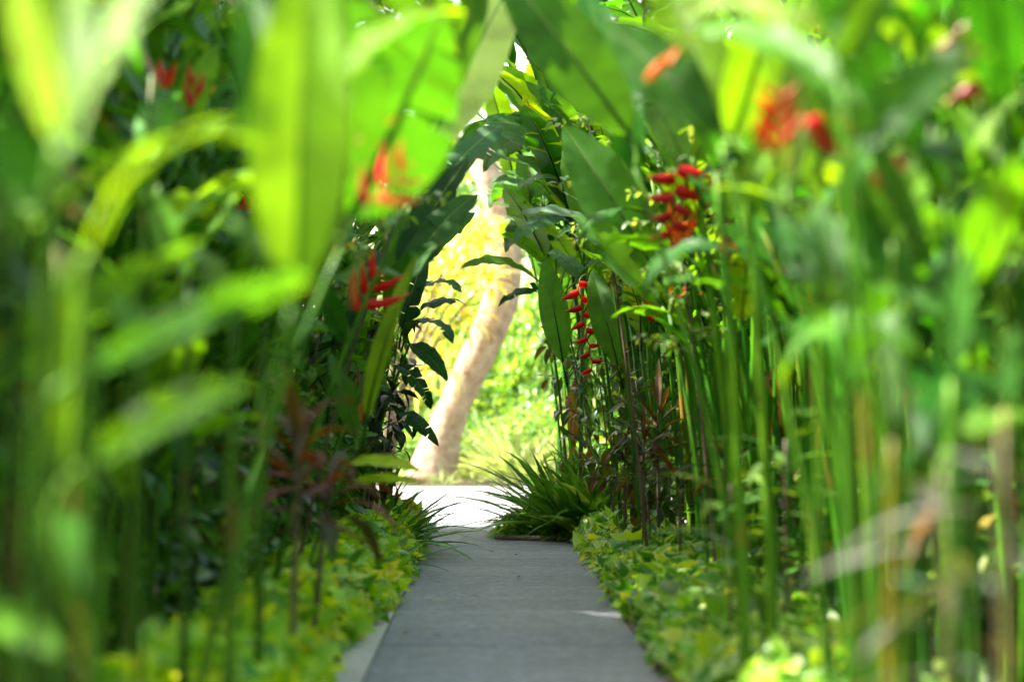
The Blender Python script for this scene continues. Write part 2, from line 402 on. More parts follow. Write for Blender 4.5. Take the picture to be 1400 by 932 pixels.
# ============================================================ SETTING
def sheet(name, x0, x1, y0, y1, z, mat, thick=None):
    mb = MB(); 
    if thick:
        vs = [(x0, y0), (x1, y0), (x1, y1), (x0, y1)]
        mb.v = [V((*q, z-thick)) for q in vs]+[V((*q, z)) for q in vs]
        for f in ((4, 5, 6, 7), (0, 3, 2, 1), (0, 1, 5, 4), (1, 2, 6, 5), (2, 3, 7, 6), (3, 0, 4, 7)): mb.face(f)
    else:
        mb.v = [V((x0, y0, z)), V((x1, y0, z)), V((x1, y1, z)), V((x0, y1, z))]; mb.face((0, 1, 2, 3))
    o = part(name, mb.mesh(name, mat, False)); o['kind'] = 'structure'; return o
def make_ground():
    m, nt = newmat('soil'); g = N(nt); tc = g.n('ShaderNodeTexCoord').outputs['Object']
    n1 = g.noise(.35, 5, tc); n2 = g.noise(18, 6, tc, .7)
    c = g.mix(g.mapr(n2, .3, .7, 0, 1), (.03, .02, .012, 1), (.09, .062, .035, 1))
    c = g.mix(g.mapr(n1, .5, .65, 0, .6), c, (.05, .09, .02, 1))
    b = g.n('ShaderNodeBsdfPrincipled'); g.l(c, b.inputs['Base Color']); b.inputs['Roughness'].default_value = .95
    g.l(g.bump(n2, .8, .03), b.inputs['Normal']); g.out(b.outputs[0]); return m
def make_path():
    """dark stone slabs laid across the walk with thin joints"""
    m, nt = newmat('path_slab'); g = N(nt); tc = g.n('ShaderNodeTexCoord').outputs['Object']
    sp = g.n('ShaderNodeSeparateXYZ'); g.l(tc, sp.inputs[0])
    yy = g.m('ADD', sp.outputs[1], g.m('MULTIPLY', g.m('SUBTRACT', g.noise(1.5, 2, tc), .5), .02))
    q = g.m('DIVIDE', yy, .93); fr = g.m('FRACT', q); fl = g.m('FLOOR', q)
    j = g.m('ABSOLUTE', g.m('SUBTRACT', fr, .5)); joint = g.mapr(j, .474, .488, 0, 1)
    mp = g.n('ShaderNodeMapping'); g.l(tc, mp.inputs[0]); mp.inputs['Scale'].default_value = (2.2, 13, 1); n4 = g.noise(2.2, 5, mp.outputs[0], .75)
    mp2 = g.n('ShaderNodeMapping'); g.l(tc, mp2.inputs[0]); mp2.inputs['Scale'].default_value = (1, 3, 1); n5 = g.noise(22, 4, mp2.outputs[0], .8)
    wn = g.n('ShaderNodeTexWhiteNoise', noise_dimensions='1D'); g.l(fl, wn.inputs['W'])
    n1 = g.noise(2.2, 6, tc, .6); n2 = g.noise(160, 3, tc, .7); n3 = g.noise(28, 5, tc, .7)
    c = g.mix(g.mapr(n1, .3, .7, 0, 1), (.12, .13, .16, 1), (.22, .232, .265, 1))
    c = g.mix(1.0, c, g.ramp(wn.outputs[0], [(0, (.86, .87, .9)), (1, (1.12, 1.11, 1.08))]), 'MULTIPLY')
    c = g.mix(1.0, c, g.ramp(n2, [(.38, (.5, .5, .5)), (.62, (1.5, 1.5, 1.5))]), 'MULTIPLY')
    c = g.mix(1.0, c, g.ramp(n4, [(.36, (.55, .55, .57)), (.64, (1.45, 1.44, 1.4))]), 'MULTIPLY')
    c = g.mix(1.0, c, g.ramp(n5, [(.4, (.45, .45, .45)), (.6, (1.55, 1.55, 1.55))]), 'MULTIPLY')
    c = g.mix(g.mapr(n3, .56, .68, 0, .5), c, (.27, .27, .26, 1))
    st = g.mapr(g.noise(.9, 4, tc), .56, .7, 0, .4); c = g.mix(st, c, (.19, .19, .19, 1))
    lightj = g.m('GREATER_THAN', wn.outputs[0], .45)
    jc = g.mix(lightj, (.04, .042, .045, 1), (.34, .34, .33, 1))
    c = g.mix(g.m('MULTIPLY', joint, .85), c, jc)
    b = g.n('ShaderNodeBsdfPrincipled'); g.l(c, b.inputs['Base Color']); g.l(g.mapr(n1, .3, .7, .5, .7), b.inputs['Roughness'])
    h = g.m('SUBTRACT', g.m('ADD', g.m('MULTIPLY', n2, .6), g.m('MULTIPLY', n3, .6)), g.m('MULTIPLY', joint, 2))
    g.l(g.bump(h, .6, .004), b.inputs['Normal']); g.out(b.outputs[0]); return m
sheet('ground', -400, 400, -60, 900, -.03, make_ground())
sheet('path', -.5, .7, -4, 23.2, .012, make_path(), .04)
CONC = make_plain('concrete', (.42, .4, .37), (.56, .54, .5), 22, .85)
WHITEC = make_plain('pale_paving', (.42, .42, .43), (.55, .55, .56), 9, .7)
sheet('kerb', -.64, -.504, -4, 19.6, .03, CONC, .08)
sheet('kerb_edging', .704, .735, -4, 19.9, .02, make_plain('old_edging', (.1, .07, .05), (.2, .15, .12), 20, .85), .06)
def make_cross():
    m, nt = newmat('crossing'); g = N(nt); tc = g.n('ShaderNodeTexCoord').outputs['Object']
    sp = g.n('ShaderNodeSeparateXYZ'); g.l(tc, sp.inputs[0])
    jx = g.mapr(g.m('ABSOLUTE', g.m('SUBTRACT', g.m('FRACT', g.m('DIVIDE', sp.outputs[0], .9)), .5)), .49, .496, 0, 1)
    jy = g.mapr(g.m('ABSOLUTE', g.m('SUBTRACT', g.m('FRACT', g.m('DIVIDE', sp.outputs[1], 3.7)), .5)), .494, .498, 0, 1)
    n1 = g.noise(3, 6, tc, .65)
    c = g.mix(g.mapr(n1, .3, .7, 0, 1), (.2, .2, .22, 1), (.33, .33, .35, 1))
    c = g.mix(g.m('MULTIPLY', g.m('MAXIMUM', jx, jy), .7), c, (.15, .15, .16, 1))
    b = g.n('ShaderNodeBsdfPrincipled'); g.l(c, b.inputs['Base Color']); b.inputs['Roughness'].default_value = .6
    g.l(g.bump(n1, .3, .004), b.inputs['Normal']); g.out(b.outputs[0]); return m
sheet('crossing_path', -30, 30, 23.24, 34, .008, make_cross(), .04)
# corner edging board of the bed that juts into the walk
mb = MB(); pts = [V((.06, 20.2, .03)), V((.14, 20.12, .03)), V((.72, 19.85, .03))]
mb.tube(pts, [.022, .024, .022], 6)
o = part('bed_edging', mb.mesh('bed_edging', make_plain('edging_wood', (.1, .06, .045), (.2, .14, .1), 14, .8)))
o['kind'] = 'thing'; o['label'] = 'low brown edging strip along the front of the corner bed that juts into the path'; o['category'] = 'edging'

# ------------------------------------------------------------------ ground cover
def heart(mb, o, y, z, s, r):
    x = y.cross(z).normalized(); z = x.cross(y).normalized()
    b = len(mb.v); W = s*.42; bend = r.uniform(.1, .9)
    prof = [(-.12, .45), (.12, 1.0), (.45, .82), (.8, .35), (1.05, .02)]
    for i, (t, w) in enumerate(prof):
        zz = -bend*t*t*s*.5; ww = w*W
        mb.v += [o+y*(t*s)-x*ww+z*(zz+.25*ww), o+y*((t if i else .0)*s)+z*zz, o+y*(t*s)+x*ww+z*(zz+.25*ww)]
    for i in range(4):
        a = b+3*i; v0, v1 = i/4, (i+1)/4
        mb.face((a, a+1, a+4, a+3), [(0, v0), (.5, v0), (.5, v1), (0, v1)]); mb.face((a+1, a+2, a+5, a+4), [(.5, v0), (1, v0), (1, v1), (.5, v1)])
def cover(name, x_in, x_out, y0, y1, n, mat, s0, hmax, seed, lowedge):
    r = random.Random(seed); mb = MB(); side = 1 if x_out > x_in else -1; xi0 = x_in
    for i in range(n):
        y = y0+(y1-y0)*r.random(); t = r.random(); x_in = xi0-(.13*max(0, min(1, (13-y)/2)) if side < 0 else 0)
        edge = x_in+side*(.13*noise.noise(V((y*1.3, seed, 0)))+.07*noise.noise(V((y*5, seed, 3)))-.03)
        x = edge+(x_out-edge)*t
        hh = hmax*(.35+.65*min(1, t*4))*(.45+1.1*(.5+.5*noise.noise(V((x*3, y*2.2, seed)))))
        if noise.noise(V((x*4.5, y*3.2, seed+9))) < -.33: continue
        z = .03+hh*math.sqrt(r.random())
        az = (PI if side > 0 else 0)+r.gauss(0, 1.5); tilt = r.uniform(-1.1, .8)
        out = V((math.cos(az), math.sin(az), 0)); yv = out*math.cos(tilt)-V((0, 0, 1))*math.sin(tilt)
        zv = V((r.gauss(0, .7)-side*.25, r.gauss(0, .7)-.45, 1)).normalized()
        if abs(yv.dot(zv)) > .97: continue
        heart(mb, V((x, y, z)), yv, zv, s0*r.uniform(.55, 1.25), r)
    o = part(name, mb.mesh(name, mat)); o['kind'] = 'stuff'; return o
o = cover('ground_cover', -.56, -1.12, 6.5, 19.6, 9000, M_POTHOS, .10, .30, 3, 0); o['label'] = 'yellow green leafy ground cover in the bed left of the path'; o['category'] = 'ground cover'
o = cover('ground_cover', .76, 1.4, 6.5, 19.9, 8500, M_POTHOS2, .105, .22, 4, 0); o['label'] = 'mid green leafy ground cover in the bed right of the path'; o['category'] = 'ground cover'

# ============================================================ random rows
GL = 'crowded heliconia canes left of the path'; GR = 'crowded heliconia canes right of the path'
# left: mid distance
def row(n, d0, d1, xf, depth, hr, lean, nl, size, label, group, seed, rr=(.011, .02), **kw):
    r = random.Random(seed)
    for i in range(n):
        d = d0+(d1-d0)*(i+r.random())/n; x = xf(d); s = 1 if x > 0 else -1
        x += s*depth*r.random()
        h = r.uniform(*hr)*(.85+.015*d)
        heliconia(x, d, h, (-s*r.uniform(*lean), r.uniform(-.3, .2)), r.randint(*nl), label, group, size*r.uniform(.8, 1.15), r.uniform(*rr), seed*1000+i, **kw)
row(46, 8.5, 19, lambda d: -1.3+.018*max(0, d-9), .6, (1.5, 2.7), (.05, .45), (3, 5), .85, 'slim green heliconia cane in the crowded row along the left of the path', GL, 21, fl=.16)
row(22, 15, 22.5, lambda d: -.98, 1.0, (2.0, 3.0), (.1, .6), (4, 6), .9, 'tall heliconia cane at the far end of the left row beside the bright crossing', 'far canes left of the path', 22, zmin=.4)
row(95, 8.5, 18.5, lambda d: 1.34-.012*(d-8), .6, (1.7, 2.9), (.0, .4), (2, 4), .8, 'slim green heliconia cane in the dense upright row along the right of the path', GR, 23, zmin=.62, brown=.12, fl=.16, rr=(.014, .023))
row(34, 8.5, 18.5, lambda d: 1.8, .5, (1.9, 3.0), (.0, .4), (3, 5), .9, 'slim green heliconia cane in the dense upright row along the right of the path', GR, 24, zmin=.5, brown=.15)
row(34, 20.3, 25.5, lambda d: .72, 1.2, (2.3, 3.7), (.15, .7), (5, 8), 1.3, 'tall heliconia cane arching left over the far end of the path from the corner bed', 'arching canes in the corner bed', 25, zmin=.45)
row(16, 8.6, 15, lambda d: -1.22+.018*max(0, d-9), .35, (1.3, 2.1), (.0, .25), (4, 6), .62, 'leafy young heliconia shoot with leaves down to knee height at the left row face', 'leafy young shoots on the left', 28, zmin=.2, colors=[LIME, (.06, .2, .011), (.08, .24, .012)])
# near, strongly blurred
row(10, 4.6, 8.5, lambda d: -.86-.03*d, .5, (1.5, 2.3), (.0, .25), (3, 5), .7, 'blurred heliconia cane close to the camera in the left row', 'near canes left of the path', 26, zmin=.3, dk=.6)
row(24, 5.0, 8.5, lambda d: .86+.03*d, .6, (1.5, 2.4), (.0, .25), (2, 4), .7, 'blurred heliconia cane close to the camera in the right row', 'near canes right of the path', 27, zmin=.5, brown=.15, dk=.5)

# ============================================================ fill shrubs behind the canes
def shrub_mesh(n, rx, rz, s, seed, mat, stems=7, pw=.7, wl=.3):
    r = random.Random(seed); mb = MB()
    lobes = [(V((r.uniform(-.6, .6)*rx, r.uniform(-.6, .6)*rx, rz*r.uniform(.15, .88))), r.uniform(.35, .6)*rx) for _ in range(16)]
    for i in range(n):
        c, R = r.choice(lobes); d = V((r.gauss(0, 1), r.gauss(0, 1), r.gauss(0, 1))).normalized()
        o = c+d*R*(r.random()**.4); o.z = max(.03, o.z)
        y = (d+V((r.uniform(-.6, .6), r.uniform(-.6, .6), r.uniform(-.6, .5)))).normalized()
        z = (V((0, 0, 1))+d*.6+V((r.gauss(0, .4), r.gauss(0, .4), 0))).normalized()
        if abs(y.dot(z)) > .95: continue
        L = s*r.uniform(.6, 1.3); mb.leaf(o, y, z, L, L*wl, r.uniform(.1, .9), .25, 3, 0, pw)
    fm = mb.mesh('shrub_foliage', mat); st = MB()
    for k in range(stems):
        c, R = lobes[k]; st.tube(bez(V((c.x*.2, c.y*.2, -.02)), V((c.x*.4, c.y*.4, c.z*.6)), c, 6), [.018-.0018*q for q in range(7)], 5)
    return fm, st.mesh('shrub_stems', WOODY)
SH = [shrub_mesh(2600, .75, 2.0, .11, 1, M_SHRUB), shrub_mesh(2600, .75, 2.2, .09, 2, M_SHRUB2), shrub_mesh(1500, .8, 2.2, .2, 3, M_SHRUB, wl=.24)]
def shrub(x, y, sc, sz, k, label, group=None, rz=0, name='shrub', protos=SH):
    e = empty(name, (x, y, 0), label, 'shrub', group)
    S = Matrix.Rotation(rz, 4, 'Z') @ Matrix.Diagonal((sc, sc, sz, 1))
    part('foliage', protos[k][0], e, S); part('branches', protos[k][1], e, S); return e
r = random.Random(5)
for i in range(25):
    d = -3.2+i*1.05
    shrub(-1.9-.028*max(d, 2)+U(-.15, .15), d, U(.95, 1.2), (1.45+.055*d*U(.85, 1.1))*1.5 if d > 8.5 else (1.0+.035*max(d, 0))*U(.9, 1.1), i % 3, 'leafy green shrub in the backing hedge behind the left heliconia canes', 'backing shrubs on the left', U(0, 6))  # far shrubs raised to shade the path, near ones lowered to admit sun
for i in range(10):  # shrubs added only to stop a sun streak reaching the path
    d = 9.1+i*1.07
    shrub(-2.75-.02*d, d, 1.15, 2.2+.05*d, (i+1) % 2, 'tall leafy shrub added between the left hedge lines to keep sun off the path', 'added middle line of shade shrubs on the left', U(0, 6))
for i in range(14):  # extra layer added behind the hedge to block sun patches on the path
    d = 8.6+i*1.05
    shrub(-3.35-.02*d+U(-.1, .1), d, 1.15, 2.5+.03*d, i % 2, 'tall leafy shrub added behind the left hedge to shade the path', 'added second line of shade shrubs on the left', U(0, 6))
for i in range(27):
    d = -3.2+i*1.05
    shrub(2.35+.02*d+U(-.15, .15)-(.4 if d < 4 else 0), d, U(.9, 1.15), 1.3+.045*d*U(.8, 1.1), (i+1) % 3, 'leafy green shrub in the backing hedge behind the right heliconia canes', 'backing shrubs on the right', U(0, 6))

for i, (x, y, sz) in enumerate([(-1.35, 21.9, 1.1), (-2.2, 22.3, 1.4), (-3.2, 22.2, 1.5), (-4.3, 22.4, 1.6)]):
    shrub(x, y, .8, sz, i % 3, 'leafy shrub closing the far end of the left row at the crossing', 'shrubs at the far left corner', U(0, 6))
for i, (x, y, sz) in enumerate([(1.5, 22.6, 1.2), (2.3, 23.0, 1.5), (1.3, 24.6, 1.2), (2.2, 25.2, 1.5), (3.2, 24.0, 1.5)]):
    shrub(x, y, .75, sz, i % 3, 'leafy shrub behind the arching canes of the corner bed', 'shrubs in the corner bed', U(0, 6))
SMALL = [shrub_mesh(700, .32, .95, .13, 61, M_SHRUB, 4), shrub_mesh(600, .34, .9, .16, 62, M_SHRUB2, 4, wl=.24)]
for i in range(13):
    d = 9.2+i*.75
    shrub(-1.38+.02*(d-9)+U(-.06, .06), d, U(.8, 1.1), U(.7, 1.5), i % 2, 'knee high leafy shrub filling the foot of the left canes', 'low shrubs under the left canes', U(0, 6), 'low_shrub', SMALL)
for i in range(8):
    d = 9.5+i*1.25
    shrub(1.75+U(-.05, .1), d, U(.8, 1.1), U(.5, 1.0), i % 2, 'knee high leafy shrub filling the foot of the right canes', 'low shrubs under the right canes', U(0, 6), 'low_shrub', SMALL)
# ============================================================ HEROES, LEFT
hero((-.78, 4.0), P(80, 190, 3.6), 'nearest blurred heliconia at the far left edge with a pair of pale upright leaves', [
    (P(95, 200, 3.5), P(225, -60, 3.3), V((-.5, -1, .9)), BL[6], 1.35, (.26, .42, .14), .3),
    (P(75, 190, 3.6), P(10, -60, 3.5), V((.3, -1, .9)), BL[0], 1.0, (.2, .36, .09), .3),
    (P(60, 260, 3.6), P(-60, 150, 3.5), V((.1, -1, .2)), BL[3], 1.6, DEEP, .2),
    (P(85, 170, 3.7), P(90, -80, 3.8), V((0, -1, .1)), BL[0], 1.3, YEL, .6)], r0=.018)
hero((-.70, 4.3), P(120, 350, 3.9), 'blurred lime green heliconia at left with one leaf arching up to the right', [
    (P(120, 350, 3.8), P(330, 170, 3.7), V((.5, -.5, 1)), BL[3], .55, (.09, .24, .01), .5),
    (P(95, 520, 4.0), P(430, 375, 4.3), V((.5, -.6, .5)), BL[2], .4, (.07, .22, .015), .4, .7),
    (P(110, 640, 4.1), P(345, 530, 4.3), V((.5, -.7, .6)), BL[3], .7, (.05, .19, .008), .5, .55)], r0=.02)
hero((-.62, 5.2), P(400, 420, 5.0), 'blurred heliconia whose bright yellow green leaf stands upright left of centre', [
    (P(405, 400, 5.0), P(425, -90, 5.0), V((-.15, -1, .1)), BL[0], 1.25, (.16, .38, .02), .55),
    (P(390, 360, 5.2), P(335, -40, 5.4), V((.4, -1, .1)), BL[1], .8, MID, .5),
    (P(395, 420, 5.0), P(300, 300, 5.1), V((.1, -.6, .8)), BL[4], .8, MID, .5)], r0=.014)
hero((-.84, 6.6), P(470, 330, 6.8), 'broad leaved heliconia at left carrying soft red and orange flowers above the path edge', [
    (P(475, 300, 6.9), P(605, 10, 7.0), V((.55, -1, .05)), BL[6], 1.9, (.05, .19, .01), .55),
    (P(470, 250, 6.6), P(465, -60, 6.6), V((.4, -1, .2)), BL[6], 1.5, MID, .5),
    (P(520, 200, 8.0), P(600, -60, 8.2), V((.5, -1, .0)), BL[6], 1.7, (.05, .19, .008), .6),
    (P(440, 150, 6.3), P(640, 20, 6.5), V((0, -.35, 1)), BL[3], 1.0, YEL, .55)], r0=.014,
    flowers=[dict(base=P(505, 280, 6.4), top=P(562, 222, 6.4), size=.85, n=5, colr=PINK, spread=1.1, seed=2, stem_from=P(480, 420, 6.7)),
             dict(base=P(452, 215, 6.8), top=P(540, 160, 6.8), size=.8, n=3, colr=ORA, spread=.9, seed=5, stem_from=P(455, 330, 6.8))])
hero((-1.0, 10.6), P(575, 260, 10.8), 'heliconia with one very large pale leaf rising over the path from the left', [
    (P(580, 215, 10.9), P(708, -40, 11.0), V((-.4, -1, .45)), BL[0], 1.75, (.45, .64, .25), .55),
    (P(565, 190, 9.4), P(672, -60, 9.2), V((.5, -1, .1)), BL[1], .8, MID, .35),
    (P(560, 260, 10.6), P(520, 110, 10.6), V((.3, -1, .3)), BL[2], 1.1, LIME, .5)], r0=.016)
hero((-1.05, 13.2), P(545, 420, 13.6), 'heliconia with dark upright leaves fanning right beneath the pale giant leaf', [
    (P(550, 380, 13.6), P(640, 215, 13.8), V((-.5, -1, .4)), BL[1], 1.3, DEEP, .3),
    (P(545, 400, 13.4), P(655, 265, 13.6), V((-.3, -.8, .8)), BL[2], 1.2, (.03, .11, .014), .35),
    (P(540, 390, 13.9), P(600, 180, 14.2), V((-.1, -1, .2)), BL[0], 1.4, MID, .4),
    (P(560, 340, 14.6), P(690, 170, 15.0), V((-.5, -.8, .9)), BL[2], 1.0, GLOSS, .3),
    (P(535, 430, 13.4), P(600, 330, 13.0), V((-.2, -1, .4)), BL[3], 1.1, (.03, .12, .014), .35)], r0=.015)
hero((-.92, 11.2), P(485, 620, 11.3), 'young heliconia with a narrow bright folded leaf standing upright at the left path edge', [
    (P(500, 575, 11.3), P(572, 345, 11.2), V((-1, -.7, .1)), NARROW[0], 1.9, (.17, .33, .03), .45),
    (P(478, 632, 11.0), P(580, 648, 10.7), V((.2, -.9, .7)), BL[1], .8, (.4, .6, .02), .3),
    (P(482, 658, 11.0), P(580, 662, 10.8), V((0, -.9, .6)), BL[1], .6, (.4, .62, .02), .3),
    (P(485, 600, 11.3), P(450, 480, 11.4), V((.2, -1, .2)), BL[2], 1.0, MID, .4)], r0=.010)
hero((-1.1, 12.0), P(470, 480, 12.2), 'heliconia bearing a small cluster of glossy red bracts left of the path', [
    (P(470, 470, 12.2), P(400, 360, 12.0), V((.3, -1, .5)), BL[3], 1.0, MID, .4),
    (P(480, 450, 12.4), P(520, 340, 12.6), V((-.3, -1, .3)), BL[2], 1.2, DEEP, .3)], r0=.013,
    flowers=[dict(base=P(492, 425, 11.0), top=P(522, 372, 11.0), size=1.6, n=5, colr=RED, spread=1.0, seed=8, stem_from=P(470, 500, 12.2)),
             dict(base=P(462, 350, 12.0), top=P(475, 320, 12.0), size=.8, n=3, colr=RED, spread=.8, seed=9, stem_from=P(470, 480, 12.2)),
             dict(base=P(494, 575, 12.4), top=P(497, 545, 12.4), size=.7, n=2, colr=ORA, spread=.4, seed=10, stem_from=P(480, 640, 12.2))])
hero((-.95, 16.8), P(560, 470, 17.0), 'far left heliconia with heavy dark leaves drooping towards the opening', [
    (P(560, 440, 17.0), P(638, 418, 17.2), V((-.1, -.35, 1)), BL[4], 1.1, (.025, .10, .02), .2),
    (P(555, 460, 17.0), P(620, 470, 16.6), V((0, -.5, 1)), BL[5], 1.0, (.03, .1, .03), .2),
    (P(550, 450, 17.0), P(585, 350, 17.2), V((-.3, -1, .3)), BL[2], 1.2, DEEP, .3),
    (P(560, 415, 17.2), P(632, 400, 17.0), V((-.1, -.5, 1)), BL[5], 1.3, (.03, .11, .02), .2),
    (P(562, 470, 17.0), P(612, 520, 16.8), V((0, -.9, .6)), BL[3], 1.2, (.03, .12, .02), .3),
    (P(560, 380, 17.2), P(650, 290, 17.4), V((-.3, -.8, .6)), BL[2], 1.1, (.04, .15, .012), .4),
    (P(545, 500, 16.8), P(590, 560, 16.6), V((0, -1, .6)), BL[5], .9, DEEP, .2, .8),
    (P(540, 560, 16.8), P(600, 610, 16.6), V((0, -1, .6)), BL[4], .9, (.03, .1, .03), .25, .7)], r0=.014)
hero((-.72, 4.4), P(85, 340, 4.3), 'bright yellow green heliconia stalk with a folded leaf standing at far left', [
    (P(88, 660, 4.3), P(108, 330, 4.25), V((-.6, -1, .1)), BL[0], .55, (.13, .31, .012), .55, .8),
    (P(60, 700, 4.3), P(140, 860, 4.1), V((.3, -1, .6)), BL[3], .9, MID, .45, .5)], r0=.016, stemcol=(1.3, 1.3, 1, 1))
hero((-.7, 4.2), P(-20, 800, 4.1), 'blurred heliconia leaf rising into the bottom left corner of the view', [
    (P(-60, 860, 4.1), P(90, 900, 4.0), V((.3, -.7, .8)), BL[3], 1.6, (.08, .26, .012), .5)], r0=.014)
for k, (px, d, rr, top) in enumerate([(312, 6.4, .017, 430), (352, 7.6, .015, 300), (250, 6.8, .014, 380), (60, 5.2, .020, 300), (20, 4.6, .017, 340), (190, 5.0, .012, 500), (85, 4.5, .019, 480)]):
    lb = ['green cane standing alone just left of the pale ground cover', 'thin cane bordering the left ground cover, behind the lone thicker cane', 'thin cane in shade in the middle of the left foreground',
          'thick blurred cane near the left edge of the view', 'dark cane at the very left edge of the view', 'short thin cane in the dark gap at lower left', 'broad bright cane below the pale leaf pair at left'][k]
    b = P(px, 900, d); t = P(px+U(-5, 18), top, d)
    hero((b.x, d), t, lb, [(t, P(px+U(-90, 10), top-U(60, 160), d+.2), V((U(-.5, .5), -1, .6)), BL[rnd.randint(1, 4)], 1.0, rnd.choice(GREENS), .45)], r0=rr, seed=k, stemcol=(.75, .75, .75, 1) if k in (0, 6) else (.45, .5, .45, 1))

# ============================================================ HEROES, RIGHT
hero((.98, 9.0), P(868, 230, 9.0), 'heliconia whose large dark green leaf leans left across the top of the path', [
    (P(862, 185, 9.0), P(676, -50, 9.0), V((.25, -1, .05)), BL[1], 1.35, (.03, .13, .012), .45),
    (P(872, 240, 9.1), P(800, -20, 9.5), V((-.2, -1, .2)), BL[2], .9, MID, .5)], r0=.014)
hero((1.16, 12.6), P(915, 430, 12.9), 'heliconia with one broad smooth leaf facing the camera right of the opening', [
    (P(912, 400, 12.9), P(768, 172, 13.0), V((.2, -1, .15)), BL[1], 1.4, (.06, .21, .03), .45),
    (P(905, 420, 13.2), P(780, 290, 13.6), V((-.2, -.9, .7)), BL[2], .95, MID, .4)], r0=.015)
hero((.98, 6.6), P(985, 200, 6.8), 'blurred heliconia with a wide flat leaf and an orange bud high at right', [
    (P(985, 180, 6.9), P(822, 30, 7.0), V((.3, -1, .05)), BL[1], 1.5, (.035, .14, .015), .5),
    (P(990, 180, 6.9), P(900, -60, 7.0), V((-.3, -1, .2)), BL[6], 1.3, LIME, .6),
    (P(1000, 190, 6.7), P(1060, -20, 6.7), V((.3, -1, .2)), BL[0], 1.6, LIME, .6)], r0=.013,
    flowers=[dict(base=P(888, 112, 6.6), top=P(925, 68, 6.6), size=.7, n=2, colr=ORA, spread=.2, seed=1, stem_from=P(980, 210, 6.8))])
hero((.90, 5.1), P(1150, 110, 4.9), 'blurred heliconia at right with a pale leaf bending left along the top', [
    (P(1140, 70, 4.8), P(935, 20, 4.8), V((.1, -.6, 1)), BL[4], 1.5, PALE, .5),
    (P(1150, 90, 4.9), P(1230, -60, 4.9), V((.2, -1, .3)), BL[1], 1.2, MID, .5),
    (P(1170, 200, 4.9), P(1330, 60, 4.8), V((.2, -1, .4)), BL[3], 1.2, (.035, .12, .015), .4, .9)], r0=.015)
hero((1.02, 6.3), P(1075, 260, 6.2), 'blurred heliconia topped by a spray of bright red bracts at right', [
    (P(1080, 250, 6.2), P(1090, 40, 6.3), V((.1, -1, .1)), BL[0], 1.0, (.16, .28, .08), .45),
    (P(1070, 300, 6.3), P(1130, 460, 6.2), V((.1, -1, .2)), BL[5], 1.2, (.03, .11, .02), .35)], r0=.013,
    flowers=[dict(base=P(1062, 205, 6.1), top=P(1062, 120, 6.1), size=.7, n=9, colr=RED, spread=1.1, seed=12, stem_from=P(1075, 300, 6.2)),
             dict(base=P(1100, 175, 5.9), top=P(1150, 190, 5.9), size=1.0, n=3, colr=CRIM, spread=.6, seed=13, stem_from=P(1080, 290, 6.1))])
hero((1.14, 11.0), P(948, 215, 10.8), 'heliconia with a pale thick stem and crimson zigzag flowers right of the broad leaf', [
    (P(950, 220, 10.8), P(1000, 60, 11.0), V((.3, -1, .1)), BL[1], 1.0, LIME, .5),
    (P(945, 240, 10.8), P(870, 90, 11.2), V((-.2, -1, .2)), BL[2], .9, (.09, .22, .03), .5)], r0=.024, stemcol=(1.7, 1.5, 1.3, 1),
    flowers=[dict(base=P(925, 232, 10.8), top=P(915, 345, 10.8), size=1.35, n=9, colr=CRIM, pend=True, spread=1.15, seed=20, stem_from=P(948, 235, 10.8)),
             dict(base=P(965, 225, 11.2), top=P(975, 300, 11.2), size=1.2, n=7, colr=CRIM, pend=True, spread=1.1, seed=21, stem_from=P(948, 235, 10.8))])
hero((.98, 17.8), P(812, 380, 18.0), 'heliconia hanging a long chain of red lobster claw bracts beside the opening', [
    (P(815, 400, 18.0), P(748, 345, 18.2), V((-.2, -.9, .8)), BL[4], 1.0, GLOSS, .3),
    (P(770, 495, 18.0), P(745, 350, 18.2), V((-.1, -1, .1)), BL[0], 1.15, (.06, .19, .02), .5),
    (P(845, 500, 17.6), P(808, 370, 17.8), V((.2, -1, .2)), BL[1], 1.3, (.07, .2, .02), .5),
    (P(820, 390, 18.0), P(860, 280, 18.2), V((.2, -1, .2)), BL[2], 1.0, MID, .4)], r0=.014,
    flowers=[dict(base=P(790, 388, 17.8), top=P(812, 515, 17.8), size=1.35, n=12, colr=RED, pend=True, spread=1.15, seed=30, stem_from=P(812, 385, 18.0)),
             dict(base=P(765, 415, 18.3), top=P(745, 470, 18.3), size=1.0, n=5, colr=(.5, .02, .02, 1), pend=True, spread=1.0, seed=31, stem_from=P(800, 385, 18.0))])
hero((1.0, 15.8), P(835, 370, 15.9), 'heliconia with glossy silvery leaves catching the sky right of the opening', [
    (P(832, 330, 15.8), P(705, 296, 15.8), V((-.1, -.35, 1)), BL[3], .95, (.10, .19, .10), .2),
    (P(838, 345, 15.8), P(770, 262, 15.6), V((-.3, -.6, .9)), BL[2], .9, (.11, .2, .11), .25),
    (P(835, 360, 15.9), P(760, 325, 15.6), V((-.1, -.5, 1)), BL[5], .9, GLOSS, .3),
    (P(832, 350, 16.2), P(770, 200, 16.4), V((-.4, -1, .4)), BL[1], 1.0, MID, .45)], r0=.014)
hero((.70, 20.8), P(745, 400, 20.8), 'heliconia at the corner with one leaf held level across the opening', [
    (P(732, 380, 20.8), P(628, 368, 20.6), V((-.05, -.5, 1)), BL[3], .95, (.045, .16, .02), .45),
    (P(745, 360, 20.8), P(685, 320, 20.8), V((-.3, -.7, .8)), BL[3], 1.1, MID, .45),
    (P(745, 400, 20.8), P(680, 420, 20.5), V((-.1, -.8, .7)), BL[4], .8, DEEP, .3)], r0=.014)
